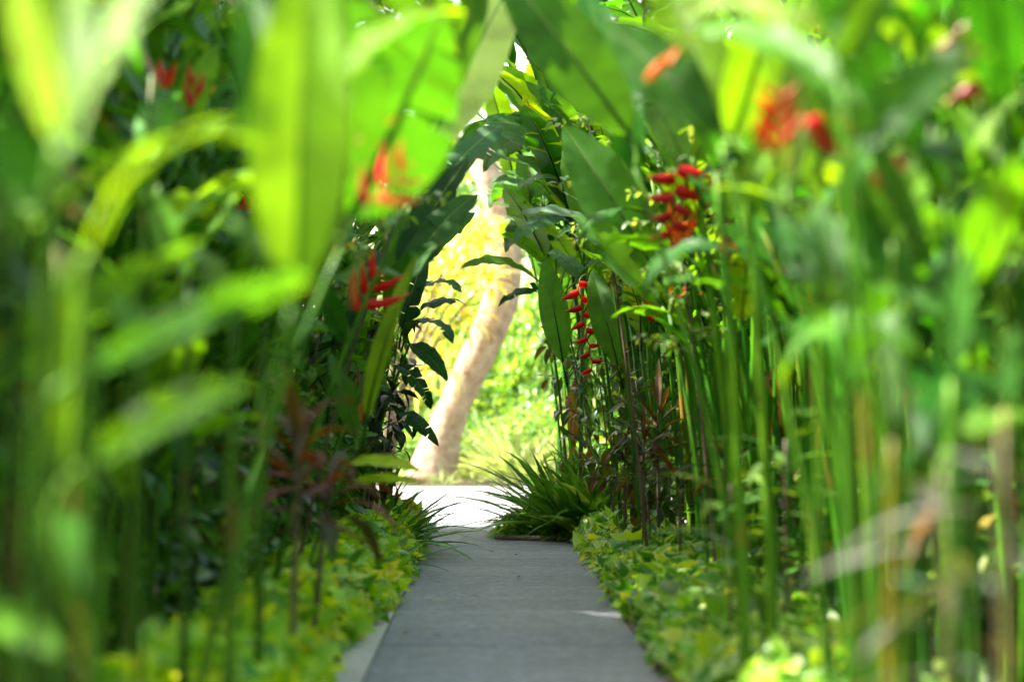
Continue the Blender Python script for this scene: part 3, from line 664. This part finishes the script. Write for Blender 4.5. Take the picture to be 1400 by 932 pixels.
# leaves closing the arch at the far end
fl = []
for k, (a, b, c_, tr_) in enumerate([((780, 260), (660, 215), GLOSS, .3), ((790, 230), (655, 170), GLOSS, .3), ((770, 210), (675, 110), MID, .45), ((760, 290), (672, 250), GLOSS, .3),
        ((765, 310), (690, 345), DEEP, .25), ((790, 190), (700, 95), LIME, .5), ((800, 280), (715, 205), (.07, .17, .06), .3), ((775, 330), (688, 300), (.03, .1, .03), .2),
        ((740, 250), (668, 285), (.05, .14, .04), .3), ((750, 180), (665, 140), (.06, .16, .05), .3)]):
    d = 21+.25*k
    fl.append((P(*a, d), P(*b, d-.3), V((-.35, -.6, .9)), BL[[2, 3, 1, 4, 5, 2, 3, 4, 5, 3][k]], 1.5, c_, tr_))
hero((.85, 22.3), P(795, 300, 22.0), 'largest far heliconia whose many bluish green leaves close the arch over the path', fl, r0=.02)
hero((.78, 20.9), P(800, 270, 20.6), 'heliconia whose broad glossy leaves hang in front of the far arch on the right', [
    (P(765, 235, 20.4), P(668, 178, 20.2), V((-.3, -.7, .9)), BL[3], 1.4, (.05, .17, .04), .35), (P(785, 300, 20.3), P(700, 335, 20.0), V((-.2, -.7, .8)), BL[4], 1.3, (.05, .16, .05), .3),
    (P(760, 200, 20.6), P(660, 235, 20.3), V((-.2, -.7, .9)), BL[5], 1.4, (.05, .16, .05), .3), (P(790, 250, 20.2), P(705, 262, 20.0), V((-.1, -.5, 1)), BL[4], 1.2, (.08, .2, .07), .3),
    (P(800, 200, 20.6), P(715, 110, 20.4), V((-.2, -1, .4)), BL[2], 1.4, MID, .45), (P(770, 170, 21.0), P(680, 90, 21.0), V((-.1, -1, .3)), BL[1], 1.3, LIME, .5)], r0=.018)
hero((-1.0, 19.6), P(570, 260, 19.6), 'far left heliconia whose leaves reach right towards the top of the arch', [
    (P(590, 240, 19.6), P(665, 165, 19.4), V((.3, -1, .4)), BL[2], 1.4, (.04, .15, .02), .4), (P(585, 260, 19.6), P(668, 215, 19.2), V((.2, -.8, .8)), BL[3], 1.3, (.05, .17, .05), .35),
    (P(575, 230, 19.8), P(640, 100, 19.8), V((.3, -1, .2)), BL[1], 1.4, LIME, .5), (P(590, 300, 19.4), P(645, 300, 19.2), V((.1, -.8, .8)), BL[4], 1.1, DEEP, .3)], r0=.016)
# canes with pinkish dry sheaths
for k, (px, d, top, lb) in enumerate([(992, 8.2, 395, 'cane wrapped midway in a dry orange sheath, left of a matching one'), (1030, 8.4, 405, 'cane with a shorter pinkish dry sheath right of the orange sheathed one')]):
    b = P(px+30, 900, d); t = P(px-12, 235, d)
    h = hero((b.x, d), t, lb, [(P(px-12, 230, d), P(px-70+110*k, 90, d), V((.2, -1, .3)), BL[2], 1.0, MID, .5), (P(px-10, 300, d), P(px+60, 190, d+.2), V((.3, -1, .4)), BL[3], 1.0, LIME, .5, .9)], r0=.022, bend=.55, stemcol=(1.35, 1.2, .8, 1))
    mb = MB(); L = h.location; st = h.children[0].data.vertices; rings = [sum((V(st[i*8+j].co) for j in range(8)), V())/8 for i in range(15)]
    def on(z):
        for a, b2 in zip(rings, rings[1:]):
            if a.z <= z <= b2.z: return a.lerp(b2, (z-a.z)/(b2.z-a.z))
        return rings[-1]
    z1 = P(0, top, d).z; z0 = P(0, top+(70 if k else 95), d).z
    q = [on(z0+(z1-z0)*i/7) for i in range(8)]; q[-1] = q[-1]+V((-.02+.045*k, -.02, .01)); q[-2] = q[-2]+V((-.006+.012*k, -.008, 0))
    mb.tube(q, [.020, .023, .0235, .023, .0225, .021, .016, .004], 8)
    part('dry_sheath', mb.mesh('dry_sheath', make_plain('dry_sheath', (.5, .13, .05), (.3, .26, .06), 14, .7)), h)
RL = ['bright slim cane leaning right from beneath the pale bent leaf', 'yellowish cane just right of the bright leaning one', 'straight green cane in the right foreground group', 'thick straight cane in the right foreground beside the dark gap',
      'brownish cane standing low at the right foreground', 'pink brown cane nearest the right edge', 'slender cane left of the silvery leaved shrub', 'pale cane directly behind the silvery leaved shrub']
for k, (px, d, top, lx, cl) in enumerate([(1215, 5.2, 60, -75, (1.1, 1.2, .8, 1)), (1180, 5.6, 300, -30, (1.3, 1.1, .6, 1)), (1128, 6.2, 250, -15, (1, 1, 1, 1)), (1165, 5.4, 420, -15, (.9, 1, .9, 1)),
        (1215, 5.0, 600, 5, (1.9, .6, .8, 1)), (1385, 4.8, 560, -10, (2.2, .9, 1.6, 1)), (1235, 6.0, 330, -15, (1.2, 1.1, .8, 1)), (1300, 5.2, 520, 0, (1.8, 1.6, 1.5, 1))]):
    b = P(px, 930, d); t = P(px+lx, top, d)
    hero((b.x, d), t, RL[k], [(t, P(px+lx+U(-60, 80), top-U(90, 190), d+.1), V((U(-.5, .5), -1, .5)), BL[rnd.randint(0, 3)], .9, rnd.choice([MID, LIME, (.05, .14, .03)]), .45)], r0=[.012, .012, .013, .017, .016, .017, .011, .014][k], stemcol=cl, seed=40+k)
hero((1.32, 6.6), P(1330, 300, 6.4), 'blurred heliconia with lime leaves and hanging dark red bracts at upper right', [
    (P(1330, 260, 6.4), P(1255, 130, 6.3), V((-.3, -.5, 1)), BL[3], 1.2, LIME, .5),
    (P(1335, 250, 6.4), P(1400, 130, 6.3), V((.2, -.5, 1)), BL[3], 1.2, (.16, .3, .05), .45),
    (P(1330, 330, 6.4), P(1270, 420, 6.2), V((-.2, -.6, .8)), BL[4], 1.0, GLOSS, .3)], r0=.013,
    flowers=[dict(base=P(1352, 5, 6.4), top=P(1342, 140, 6.4), size=1.5, n=6, colr=(.3, .015, .008, 1), pend=True, spread=.8, seed=50, stem_from=P(1335, 250, 6.5)),
             dict(base=P(1208, 215, 6.2), top=P(1214, 290, 6.2), size=1.2, n=3, colr=(.5, .06, .03, 1), pend=True, spread=.6, seed=51, stem_from=P(1330, 300, 6.4))])
# left background flowers in the blurred mass
hero((-1.75, 9.2), P(240, 200, 9.0), 'heliconia with small red buds showing in the blurred upper left foliage', [
    (P(240, 200, 9.0), P(300, 60, 9.0), V((0, -1, .3)), BL[2], 1.2, LIME, .5),
    (P(235, 240, 9.0), P(160, 180, 9.0), V((0, -.6, 1)), BL[3], 1.2, GLOSS, .3)], r0=.014,
    flowers=[dict(base=P(222, 130, 8.9), top=P(226, 95, 8.9), size=.8, n=3, colr=RED, spread=.6, seed=60, stem_from=P(238, 220, 9.0)),
             dict(base=P(266, 145, 8.9), top=P(268, 100, 8.9), size=.8, n=3, colr=CRIM, spread=.6, seed=61, stem_from=P(242, 220, 9.0))])

# ============================================================ lance-leaved plants
def rosette(name, label, cat, x, y, h, n, L, W, mat_col, tr, seed, lean=(0, 0), stem_r=.013, group=None, stemmat=WOODY, protos=NARROW, tilt=(.3, 1.6), zr=.25):
    r = random.Random(seed); e = empty(name, (x, y, 0), label, cat, group)
    pts = bez(V((0, 0, -.02)), V((lean[0]*.3, lean[1]*.3, h*.5)), V((lean[0], lean[1], h)), 8)
    mb = MB(); mb.tube(pts, [stem_r*(1-.04*i) for i in range(9)], 7); part('stem', mb.mesh('stem', stemmat), e, None, (1, 1, 1, 1))
    for i in range(n):
        t = i/n; az = i*2.4+r.uniform(-.3, .3); ang = tilt[1]+(tilt[0]-tilt[1])*t+r.uniform(-.15, .15)
        out = V((math.cos(az), math.sin(az), 0)); up = V((0, 0, 1))
        d = out*math.sin(ang)+up*math.cos(ang); nrm = -out*math.cos(ang)+up*math.sin(ang)
        q = (1-zr+zr*t)*7.99; k = int(q); o = pts[k].lerp(pts[k+1], q-k)
        c = r.choice(mat_col); LL = L*r.uniform(.75, 1.1)
        pr = r.choice(protos[:3])
        part('leaf', pr.me, e, leaf_dir(pr, o+d*LL*.12, d, nrm, LL, W), (*c, tr))
    return e
REDS = [(.26, .065, .03), (.18, .05, .03), (.3, .12, .03), (.12, .08, .03)]
rosette('cordyline_plant', 'reddish brown cordyline with lance leaves at the left bed edge', 'cordyline', P(398, 700, 8.6).x, 8.6, 1.02, 18, .30, 1.7, REDS, .35, 1, lean=(.03, 0), tilt=(.2, 1.5), zr=.3)
rosette('cordyline_plant', 'dark maroon cordyline arching low in front of the striped leaves, left bed', 'cordyline', P(425, 700, 9.6).x, 9.6, .85, 14, .4, 1.5, [(.16, .03, .03), (.22, .05, .03), (.06, .07, .03)], .25, 2, lean=(.08, -.05), tilt=(.7, 1.7), zr=.25)
for k, (px, py, d) in enumerate([(880, 600, 15.5), (900, 560, 16), (930, 640, 14), (990, 600, 12.5), (850, 620, 17.5)]):
    q = P(px, py, d)
    rosette('cordyline_plant', ['bronze cordyline head low among the right canes', 'bronze cordyline a little higher and deeper between the right canes', 'olive cordyline leaning over the right ground cover', 'brown leaved cordyline in front of the sheathed canes', 'small dark cordyline just right of the corner clump'][k], 'cordyline',
            max(q.x, .98), d, q.z, 12, .33, 1.1, [(.07, .04, .02), (.1, .05, .025), (.04, .08, .02), (.05, .03, .02)], .25, 10+k)
q = P(1010, 745, 9.2)
for k, (px, py, d, L, cols) in enumerate([(1000, 740, 8.8, .3, [(.11, .19, .11), (.07, .18, .07)]), (985, 660, 9.6, .34, [(.14, .27, .03), (.18, .3, .04)]), (1060, 600, 9.4, .34, [(.08, .22, .03), (.12, .25, .05)])]):
    q = P(px, py, d)
    rosette('broadleaf_seedling', ['low seedling with bluish silver leaves over the right ground cover', 'lime leaved seedling in front of the right canes', 'tall seedling with level green leaves before the right canes'][k], 'seedling', q.x+.04, d, q.z, 11, L, 1.6, cols, .35, 30+k, tilt=(1.0, 1.7), zr=.35, stem_r=.008)
for k, (px, py, d, L, n) in enumerate([(1290, 640, 4.5, .30, 9), (1300, 790, 4.4, .26, 7), (1370, 590, 4.2, .28, 8)]):
    q = P(px, py, d)
    rosette('silver_leaf_shrub', ['blurred plant with level silvery pink leaves at right', 'lower silvery plant under the taller one at right', 'silvery plant cut by the right edge of the view'][k], 'shrub', q.x, d, q.z, n, L, 1.5, [(.08, .12, .08), (.11, .11, .09), (.06, .11, .06)], .2, 50+k, tilt=(1.2, 1.8), zr=.25, stem_r=.007)

# ============================================================ strappy clumps
def strap_mesh(n, L, W, seed, mat, spread=.35, upr=(.1, 1.1)):
    r = random.Random(seed); mb = MB()
    for i in range(n):
        az = r.uniform(0, 2*PI); ang = r.uniform(*upr); out = V((math.cos(az), math.sin(az), 0))
        o = out*spread*math.sqrt(r.random())*.6; o.z = r.uniform(-.02, .02)
        d = out*math.sin(ang)+V((0, 0, 1))*math.cos(ang); z = -out*math.cos(ang)+V((0, 0, 1))*math.sin(ang)
        mb.leaf(o, d, z, L*r.uniform(.55, 1.15), W*r.uniform(.7, 1.2), r.uniform(.2, 1.3), .35, 8, 0, .55)
    return mb.mesh('strap_foliage', mat)
ST = [strap_mesh(75, .62, .019, 1, M_STRAP), strap_mesh(60, .55, .034, 2, M_STRAP, .3), strap_mesh(62, .45, .018, 3, M_STRAP, .4, (.3, 1.4))]
def strap(x, y, s, k, label, protos=ST, name='strap_leaf_clump', cat='lily clump', group=None):
    e = empty(name, (x, y, 0.0), label, cat, group)
    part('foliage', protos[k], e, Matrix.Rotation(rnd.uniform(0, 6), 4, 'Z') @ Matrix.Scale(s*(1.15 if protos is ST else 1), 4)); return e
for i, (x, y, s, k, lb) in enumerate([(.56, 20.5, .65, 0, 'grassy dark green clump at the front centre of the corner bed'), (.68, 20.4, 1.0, 1, 'broad bladed grassy clump at the right of the corner bed front'), (.40, 20.7, .5, 2, 'low grassy clump at the left tip of the corner bed'),
        (.72, 21.0, 1.25, 0, 'tall grassy clump behind the front ones in the corner bed'), (.92, 20.7, 1.2, 0, 'tall grassy clump against the first right canes'), (.62, 21.6, .95, 1, 'grassy clump at the back left of the corner bed'),
        (.55, 20.35, .55, 1, 'middle striped clump leaning over the corner edging'), (.75, 21.3, 1.5, 1, 'tallest broad bladed clump between the corner canes'), (1.15, 20.6, 1.5, 0, 'grassy clump deepest among the right canes'),
        (.95, 20.5, 1.6, 1, 'tall broad bladed clump close behind the right end of the edging'), (.85, 20.35, 1.1, 0, 'grassy clump between the two tallest at the right of the corner bed'), (.34, 20.5, .4, 1, 'smallest striped clump at the very tip of the corner bed'),
        (1.0, 20.1, .9, 2, 'spreading grassy clump where the corner bed meets the ground cover'), (.85, 20.2, .9, 1, 'striped grassy clump beside the edging corner')]):
    strap(x, y, s, k, lb)
for i, (x, y, s, k, lb) in enumerate([(-.84, 17.2, .7, 0, 'dark grassy clump overhanging the left path edge'), (-.8, 18.4, .85, 1, 'grassy clump at the far end of the left bed'), (-.95, 16.0, 1.1, 2, 'low grassy clump under the left canes'), (-.9, 19.2, 1.0, 0, 'tallest grassy clump at the left corner by the crossing'), (-1.0, 17.9, 1.3, 1, 'wide bladed grassy clump behind the overhanging one at left')]):
    strap(x, y, s, k, lb)
# creeper at the tip of the corner bed
def lowcover(name, pts, n, mat, s, label):
    r = random.Random(9); mb = MB()
    for i in range(n):
        cx, cy, R, H = r.choice(pts); a = r.uniform(0, 2*PI); q = R*math.sqrt(r.random())
        z = .03+H*(1-(q/R)**2)*math.sqrt(r.random())
        az = r.uniform(0, 2*PI); tl = r.uniform(-.4, .6)
        heart(mb, V((cx+q*math.cos(a), cy+q*math.sin(a)*1.4, z)), V((math.cos(az)*math.cos(tl), math.sin(az)*math.cos(tl), -math.sin(tl))), V((r.gauss(0, .4), r.gauss(-.2, .4), 1)).normalized(), s*r.uniform(.6, 1.3), r)
    o = part(name, mb.mesh(name, mat)); o['kind'] = 'stuff'; o['label'] = label; o['category'] = 'ground cover'
lowcover('ground_cover', [(.2, 20.45, .18, .2), (.38, 20.45, .22, .26), (.62, 20.3, .22, .15), (.3, 21.0, .22, .2), (.5, 20.8, .25, .28), (.75, 20.7, .25, .35), (.85, 20.2, .25, .18)], 1800, M_POTHOS2, .07, 'green creeper spilling over the corner bed edging')

# ============================================================ twiggy shrubs
def twiggy(name, label, x, y, h, mat, n, s, seed, lean=(0, 0), spread=.3, wl=.2, br=9, z0=.3, cat='shrub', pw=.7):
    r = random.Random(seed); e = empty(name, (x, y, 0), label, cat); st = MB(); lf = MB()
    trunk = bez(V((0, 0, -.02)), V((lean[0]*.3, lean[1]*.3, h*.5)), V((lean[0], lean[1], h)), 10)
    st.tube(trunk, [.012*(1-.07*i) for i in range(11)], 6)
    for b in range(br):
        t = z0+(1-z0)*(b+.5)/br; q = t*9.99; k = int(q); o = trunk[k].lerp(trunk[k+1], q-k)
        az = r.uniform(0, 2*PI); end = o+V((math.cos(az)*spread, math.sin(az)*spread, r.uniform(-.05, .6)*spread*1.3))*r.uniform(.6, 1.2)
        pb = bez(o, (o+end)/2+V((0, 0, .05)), end, 6); st.tube(pb, [.005-.0005*i for i in range(7)], 4)
        for j in range(n):
            u = .25+.75*j/n; q = u*5.99; k = int(q); p = pb[k].lerp(pb[k+1], q-k)
            a2 = j*2.4; dr = (end-o).normalized(); sd = dr.orthogonal().normalized(); sd = (Matrix.Rotation(a2, 3, dr) @ sd)
            y_ = (dr*.5+sd+V((0, 0, -.15))).normalized(); z_ = V((r.gauss(0, .3), r.gauss(0, .3), 1)).normalized()
            L = s*r.uniform(.7, 1.2); lf.leaf(p, y_, z_, L, L*wl, r.uniform(.2, 1.2), .25, 4, 0, pw)
    part('branches', st.mesh('branches', WOODY), e, None, (1, 1, 1, 1)); part('foliage', lf.mesh('foliage', mat), e)
    return e
q = P(560, 520, 18)
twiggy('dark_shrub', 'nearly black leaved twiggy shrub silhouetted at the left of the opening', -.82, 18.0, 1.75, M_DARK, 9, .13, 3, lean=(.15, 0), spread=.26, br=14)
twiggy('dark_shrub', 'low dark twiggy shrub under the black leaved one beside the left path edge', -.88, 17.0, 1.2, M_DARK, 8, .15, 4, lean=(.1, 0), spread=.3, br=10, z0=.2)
q = P(612, 215, 11.6)
M_SPRIG = make_foliage('pale_sprig_leaf', [(0, (.08, .19, .04)), (.5, (.14, .27, .06)), (1, (.3, .38, .14))], .4, .4)
twiggy('pale_sprig_shrub', 'slender shrub tipped with small pale green leaves under the giant pale leaf', -1.0, 11.8, P(0, 170, 11.8).z, M_SPRIG, 12, .06, 5, lean=(.72, 0), spread=.2, wl=.28, br=14, z0=.62)
twiggy('pale_sprig_shrub', 'small leaved sprig shrub behind the left red flower cluster', -1.15, 13.0, P(0, 330, 13).z, M_SPRIG, 10, .055, 6, lean=(.35, 0), spread=.22, wl=.3, br=12, z0=.4)
for k, (x, y, h, lx) in enumerate([(1.0, 19.2, 1.5, -.15), (1.15, 17.6, 1.3, -.1), (.82, 20.8, 1.6, -.1), (1.1, 16.2, 1.0, -.1)]):
    twiggy('bronze_twig_shrub', ['thin bronze leaved shrub beside the hanging red chain', 'thin bronze leaved shrub half hidden among the right canes', 'brown green twiggy shrub rising behind the corner clump', 'short bronze shrub at the foot of the right canes'][k], x, y, h,
           make_foliage('bronze_leaf', [(0, (.03, .09, .02)), (.5, (.06, .13, .025)), (.8, (.12, .06, .03)), (1, (.2, .08, .03))], .3, .35) if k == 0 else bpy.data.materials['bronze_leaf'], 8, .15, 70+k, lean=(lx, 0), spread=.28, br=13, z0=.2)
twiggy('pale_sprig_shrub', 'tall small leaved shrub rising behind the dark leaning leaf at right', 1.0, 15.0, 3.3, M_SPRIG, 12, .07, 80, lean=(-.45, .2), spread=.35, wl=.3, br=24, z0=.55)
twiggy('pale_sprig_shrub', 'small leaved shrub showing through the gap right of the dark leaning leaf', 1.2, 12.6, 2.7, M_SPRIG, 12, .06, 81, lean=(-.3, .2), spread=.35, wl=.3, br=22, z0=.5)

# ============================================================ BACKGROUND
BARK = make_plain('pale_bark', (.27, .17, .11), (.56, .43, .33), 7, .9, .05, 1.0)
def tree(label, pts, rads, lobes, n, s, seed, mat, bark, name='tree', limbs=5):
    r = random.Random(seed); b0 = pts[0]; e = empty(name, (b0.x, b0.y, 0), label, 'tree'); L = e.location
    mb = MB(); P_ = [p-L for p in pts]; P_[0].z = -.05
    sm = []; sr = []
    for i in range(len(P_)-1):
        for k in range(4):
            t = k/4; a = P_[max(0, i-1)]; b = P_[i]; c = P_[i+1]; d = P_[min(len(P_)-1, i+2)]
            sm.append(.5*((2*b)+(c-a)*t+(2*a-5*b+4*c-d)*t*t+(3*b-a-3*c+d)*t**3)); sr.append((rads[i]*(1-t)+rads[i+1]*t)*r.uniform(.95, 1.06))
    sm.append(P_[-1]); sr.append(rads[-1]); mb.tube(sm, sr, 14)
    for k in range(limbs):
        c, R = lobes[k % len(lobes)]; i0 = r.randint(len(sm)*2//3, len(sm)-1); o = sm[i0]; c = c-L
        mb.tube(bez(o, (o+c)/2+V((0, 0, .4)), c, 7), [sr[i0]*.55*(1-.11*q) for q in range(8)], 7)
    part('trunk', mb.mesh('trunk', bark), e)
    lf = MB(); tot = sum(R*R for c, R in lobes)
    for c, R in lobes:
        for i in range(int(n*R*R/tot)):
            d = V((r.gauss(0, 1), r.gauss(0, 1), r.gauss(0, .8))).normalized(); o = c-L+d*R*(.35+.65*r.random()**.6)*(.8+.5*noise.noise(d*2.3+c))
            y = (d+V((r.uniform(-1, 1), r.uniform(-1, 1), r.uniform(-1, .4)))).normalized(); z = (V((0, 0, 1))+V((r.gauss(0, .5), r.gauss(0, .5), 0))).normalized()
            if abs(y.dot(z)) > .95: continue
            LL = s*r.uniform(.6, 1.3); lf.leaf(o, y, z, LL, LL*.3, r.uniform(0, .9), .2, 3)
    part('crown', lf.mesh('crown', mat), e); return e
D = 36.8
tree('leaning tree with a smooth pale pinkish trunk beyond the crossing path', [P(588, 655, D), P(608, 590, D), P(637, 520, D), P(668, 455, D), P(689, 392, D), P(690, 325, D), P(672, 255, D), P(655, 180, D)],
     [.42, .26, .24, .27, .27, .22, .19, .15], [(V((-2.5, 41, 8.6)), 2.0), (V((1.2, 41, 9.3)), 2.2), (V((0, 42, 11)), 2.4), (V((4, 42, 8.4)), 2.0), (V((2.5, 40, 10.5)), 1.8)], 9000, .28, 5, M_CROWN, BARK)
for k, (x, y, h, R, lb) in enumerate([(2.6, 33.5, 4.6, 1.6, 'bright bushy tree right behind the arching leaves'), (-5.5, 52, 7.0, 3.0, 'rounded green tree beyond the crossing at left'), (4.5, 48, 7.5, 3.2, 'tall green tree beyond the crossing at right'), (.5, 62, 7, 4.0, 'wide distant tree closing the view behind the leaning trunk'), (-12, 50, 8, 4.5, 'distant broad tree beyond the left hedge'), (13, 50, 8, 4.5, 'distant broad tree beyond the right hedge')]):
    rr = random.Random(90+k)
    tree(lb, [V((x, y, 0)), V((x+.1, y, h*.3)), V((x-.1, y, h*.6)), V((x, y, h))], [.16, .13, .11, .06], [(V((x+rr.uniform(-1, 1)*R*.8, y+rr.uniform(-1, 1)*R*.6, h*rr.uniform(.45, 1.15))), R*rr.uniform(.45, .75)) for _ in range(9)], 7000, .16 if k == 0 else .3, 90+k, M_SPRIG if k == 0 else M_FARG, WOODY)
# yellow plant
def gold():
    e = empty('golden_dracaena', (-1.55, 35.6, 0), 'golden yellow plant with long drooping leaves before the leaning trunk', 'dracaena')
    L = e.location; st = MB(); lf = MB(); r = random.Random(7)
    heads = [(575, 380), (600, 330), (640, 315), (610, 400), (650, 370), (590, 450), (635, 430), (560, 340), (600, 490), (660, 330), (570, 520), (615, 360), (672, 380), (655, 310)]
    for (px, py) in heads:
        h = P(px, py, 35.6+r.uniform(-.5, .5))-L
        st.tube(bez(V((r.uniform(-.1, .1), 0, -.02)), V((h.x*.3, h.y*.3, h.z*.7)), h, 8), [.03-.002*i for i in range(9)], 6)
        for i in range(24):
            az = i*2.4; ang = .35+1.2*(i/26)+r.uniform(-.15, .15); out = V((math.cos(az), math.sin(az), 0))
            d = out*math.sin(ang)+V((0, 0, 1))*math.cos(ang); z = -out*math.cos(ang)+V((0, 0, 1))*math.sin(ang)
            lf.leaf(h-V((0, 0, .2*i/26)), d, z,   .62*r.uniform(.7, 1.2), .036, r.uniform(.9, 2.0), .3, 7, 0, .6)
    part('stem', st.mesh('stem', WOODY), e, None, (1, 1, 1, 1)); part('foliage', lf.mesh('foliage', M_GOLD), e)
gold()
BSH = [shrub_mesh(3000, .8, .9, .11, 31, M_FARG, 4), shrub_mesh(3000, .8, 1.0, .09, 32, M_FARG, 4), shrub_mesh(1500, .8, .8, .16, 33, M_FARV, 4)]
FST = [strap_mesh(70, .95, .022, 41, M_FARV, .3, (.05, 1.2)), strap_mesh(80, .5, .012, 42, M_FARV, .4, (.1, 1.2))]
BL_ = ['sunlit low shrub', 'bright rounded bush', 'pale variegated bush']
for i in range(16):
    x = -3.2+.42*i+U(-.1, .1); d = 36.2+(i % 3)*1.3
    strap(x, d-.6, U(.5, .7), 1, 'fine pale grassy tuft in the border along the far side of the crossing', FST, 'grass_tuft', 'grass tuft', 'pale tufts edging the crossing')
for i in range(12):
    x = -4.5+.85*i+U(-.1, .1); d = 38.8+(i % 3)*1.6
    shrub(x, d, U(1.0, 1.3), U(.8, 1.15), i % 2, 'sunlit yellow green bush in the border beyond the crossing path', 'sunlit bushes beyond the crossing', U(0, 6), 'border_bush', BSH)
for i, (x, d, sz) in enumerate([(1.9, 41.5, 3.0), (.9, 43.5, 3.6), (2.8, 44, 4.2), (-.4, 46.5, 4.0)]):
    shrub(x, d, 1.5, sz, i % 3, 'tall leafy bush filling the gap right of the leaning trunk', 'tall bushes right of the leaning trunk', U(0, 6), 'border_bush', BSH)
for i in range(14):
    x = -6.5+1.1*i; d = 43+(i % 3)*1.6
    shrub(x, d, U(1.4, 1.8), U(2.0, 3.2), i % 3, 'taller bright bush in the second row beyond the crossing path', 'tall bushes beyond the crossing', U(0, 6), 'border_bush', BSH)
for i, (px, py, d, s) in enumerate([(705, 590, 37, 1.3), (735, 560, 38.5, 1.5), (680, 600, 38, 1.2), (725, 610, 36.3, 1.0)]):
    q = P(px, py, d); strap(q.x, d, s, 0, ['pale striped strap leaf clump right of the leaning trunk', 'tallest pale striped clump behind the corner bed', 'pale striped clump hard against the leaning trunk', 'low pale striped clump at the edge of the crossing'][i], FST)

# fallen leaves on the walk
LIT = make_foliage('fallen_leaf', [(0, (.1, .05, .02)), (.6, (.2, .12, .04)), (1, (.06, .1, .02))], .1, .6)
for k, (px, py, lb) in enumerate([(452, 0, ''), (0, 0, '')][:0]): pass
r = random.Random(77)
for k in range(9):
    x = U(-.45, .65); y = U(11, 22); mb = MB(); a = U(0, 6); mb.leaf(V((0, 0, .004)), V((math.cos(a), math.sin(a), 0)), V((0, 0, 1)), U(.05, .09), .012, -.3, .3, 4)
    o = part('fallen_leaf', mb.mesh('fallen_leaf', LIT)); o.location = (x, y, .014)
    o['label'] = 'small dry leaf lying on the grey path slabs'; o['category'] = 'leaf'; o['group'] = 'dry leaves fallen on the path'

# ============================================================ light, sky, camera
SUN_EL, SUN_AZ = math.radians(53), math.radians(-79)      # azimuth from +Y (view direction) towards -X
sd = V((math.sin(SUN_AZ)*math.cos(SUN_EL), math.cos(SUN_AZ)*math.cos(SUN_EL), math.sin(SUN_EL)))
sun = bpy.data.lights.new('sun', 'SUN'); sun.energy = 4.8; sun.angle = math.radians(.6); sun.color = (1, .95, .86)
so = bpy.data.objects.new('sun', sun); col.objects.link(so); so.rotation_euler = sd.to_track_quat('Z', 'Y').to_euler(); so.location = sd*50
w = bpy.data.worlds.new('World'); scene.world = w; w.use_nodes = True
nt = w.node_tree; bg = nt.nodes['Background']; sky = nt.nodes.new('ShaderNodeTexSky'); sky.sky_type = 'NISHITA'; sky.sun_disc = False
sky.sun_elevation = SUN_EL; sky.sun_rotation = SUN_AZ; sky.dust_density = 2.0
wm = nt.nodes.new('ShaderNodeMix'); wm.data_type = 'RGBA'; wm.blend_type = 'MULTIPLY'; wm.inputs[0].default_value = 1
nt.links.new(sky.outputs[0], wm.inputs[6]); wm.inputs[7].default_value = (1.16, 1.0, .74, 1); nt.links.new(wm.outputs[2], bg.inputs[0]); bg.inputs[1].default_value = .15
cam = bpy.data.cameras.new('camera'); co = bpy.data.objects.new('camera', cam); col.objects.link(co); scene.camera = co
co.location = (0, 0, CAMH); co.rotation_euler = (PI/2, 0, 0)
cam.sensor_width = 36; cam.lens = F/1400*36; cam.shift_x = (700-HX)/1400; cam.shift_y = (HY-466)/1400
cam.clip_end = 2000; cam.dof.use_dof = True; cam.dof.focus_distance = 18.0; cam.dof.aperture_fstop = cam.lens/64.0
vs = scene.view_settings; vs.view_transform = 'Standard'; vs.look = 'None'; vs.exposure = 2.42; vs.gamma = 1
cy = scene.cycles; cy.max_bounces = 6; cy.diffuse_bounces = 3; cy.glossy_bounces = 2; cy.transmission_bounces = 3
cy.sample_clamp_indirect = 6; cy.use_denoising = True; cy.adaptive_threshold = .008; cy.caustics_reflective = False; cy.caustics_refractive = False
try: cy.denoiser = 'OPENIMAGEDENOISE'
except Exception: pass
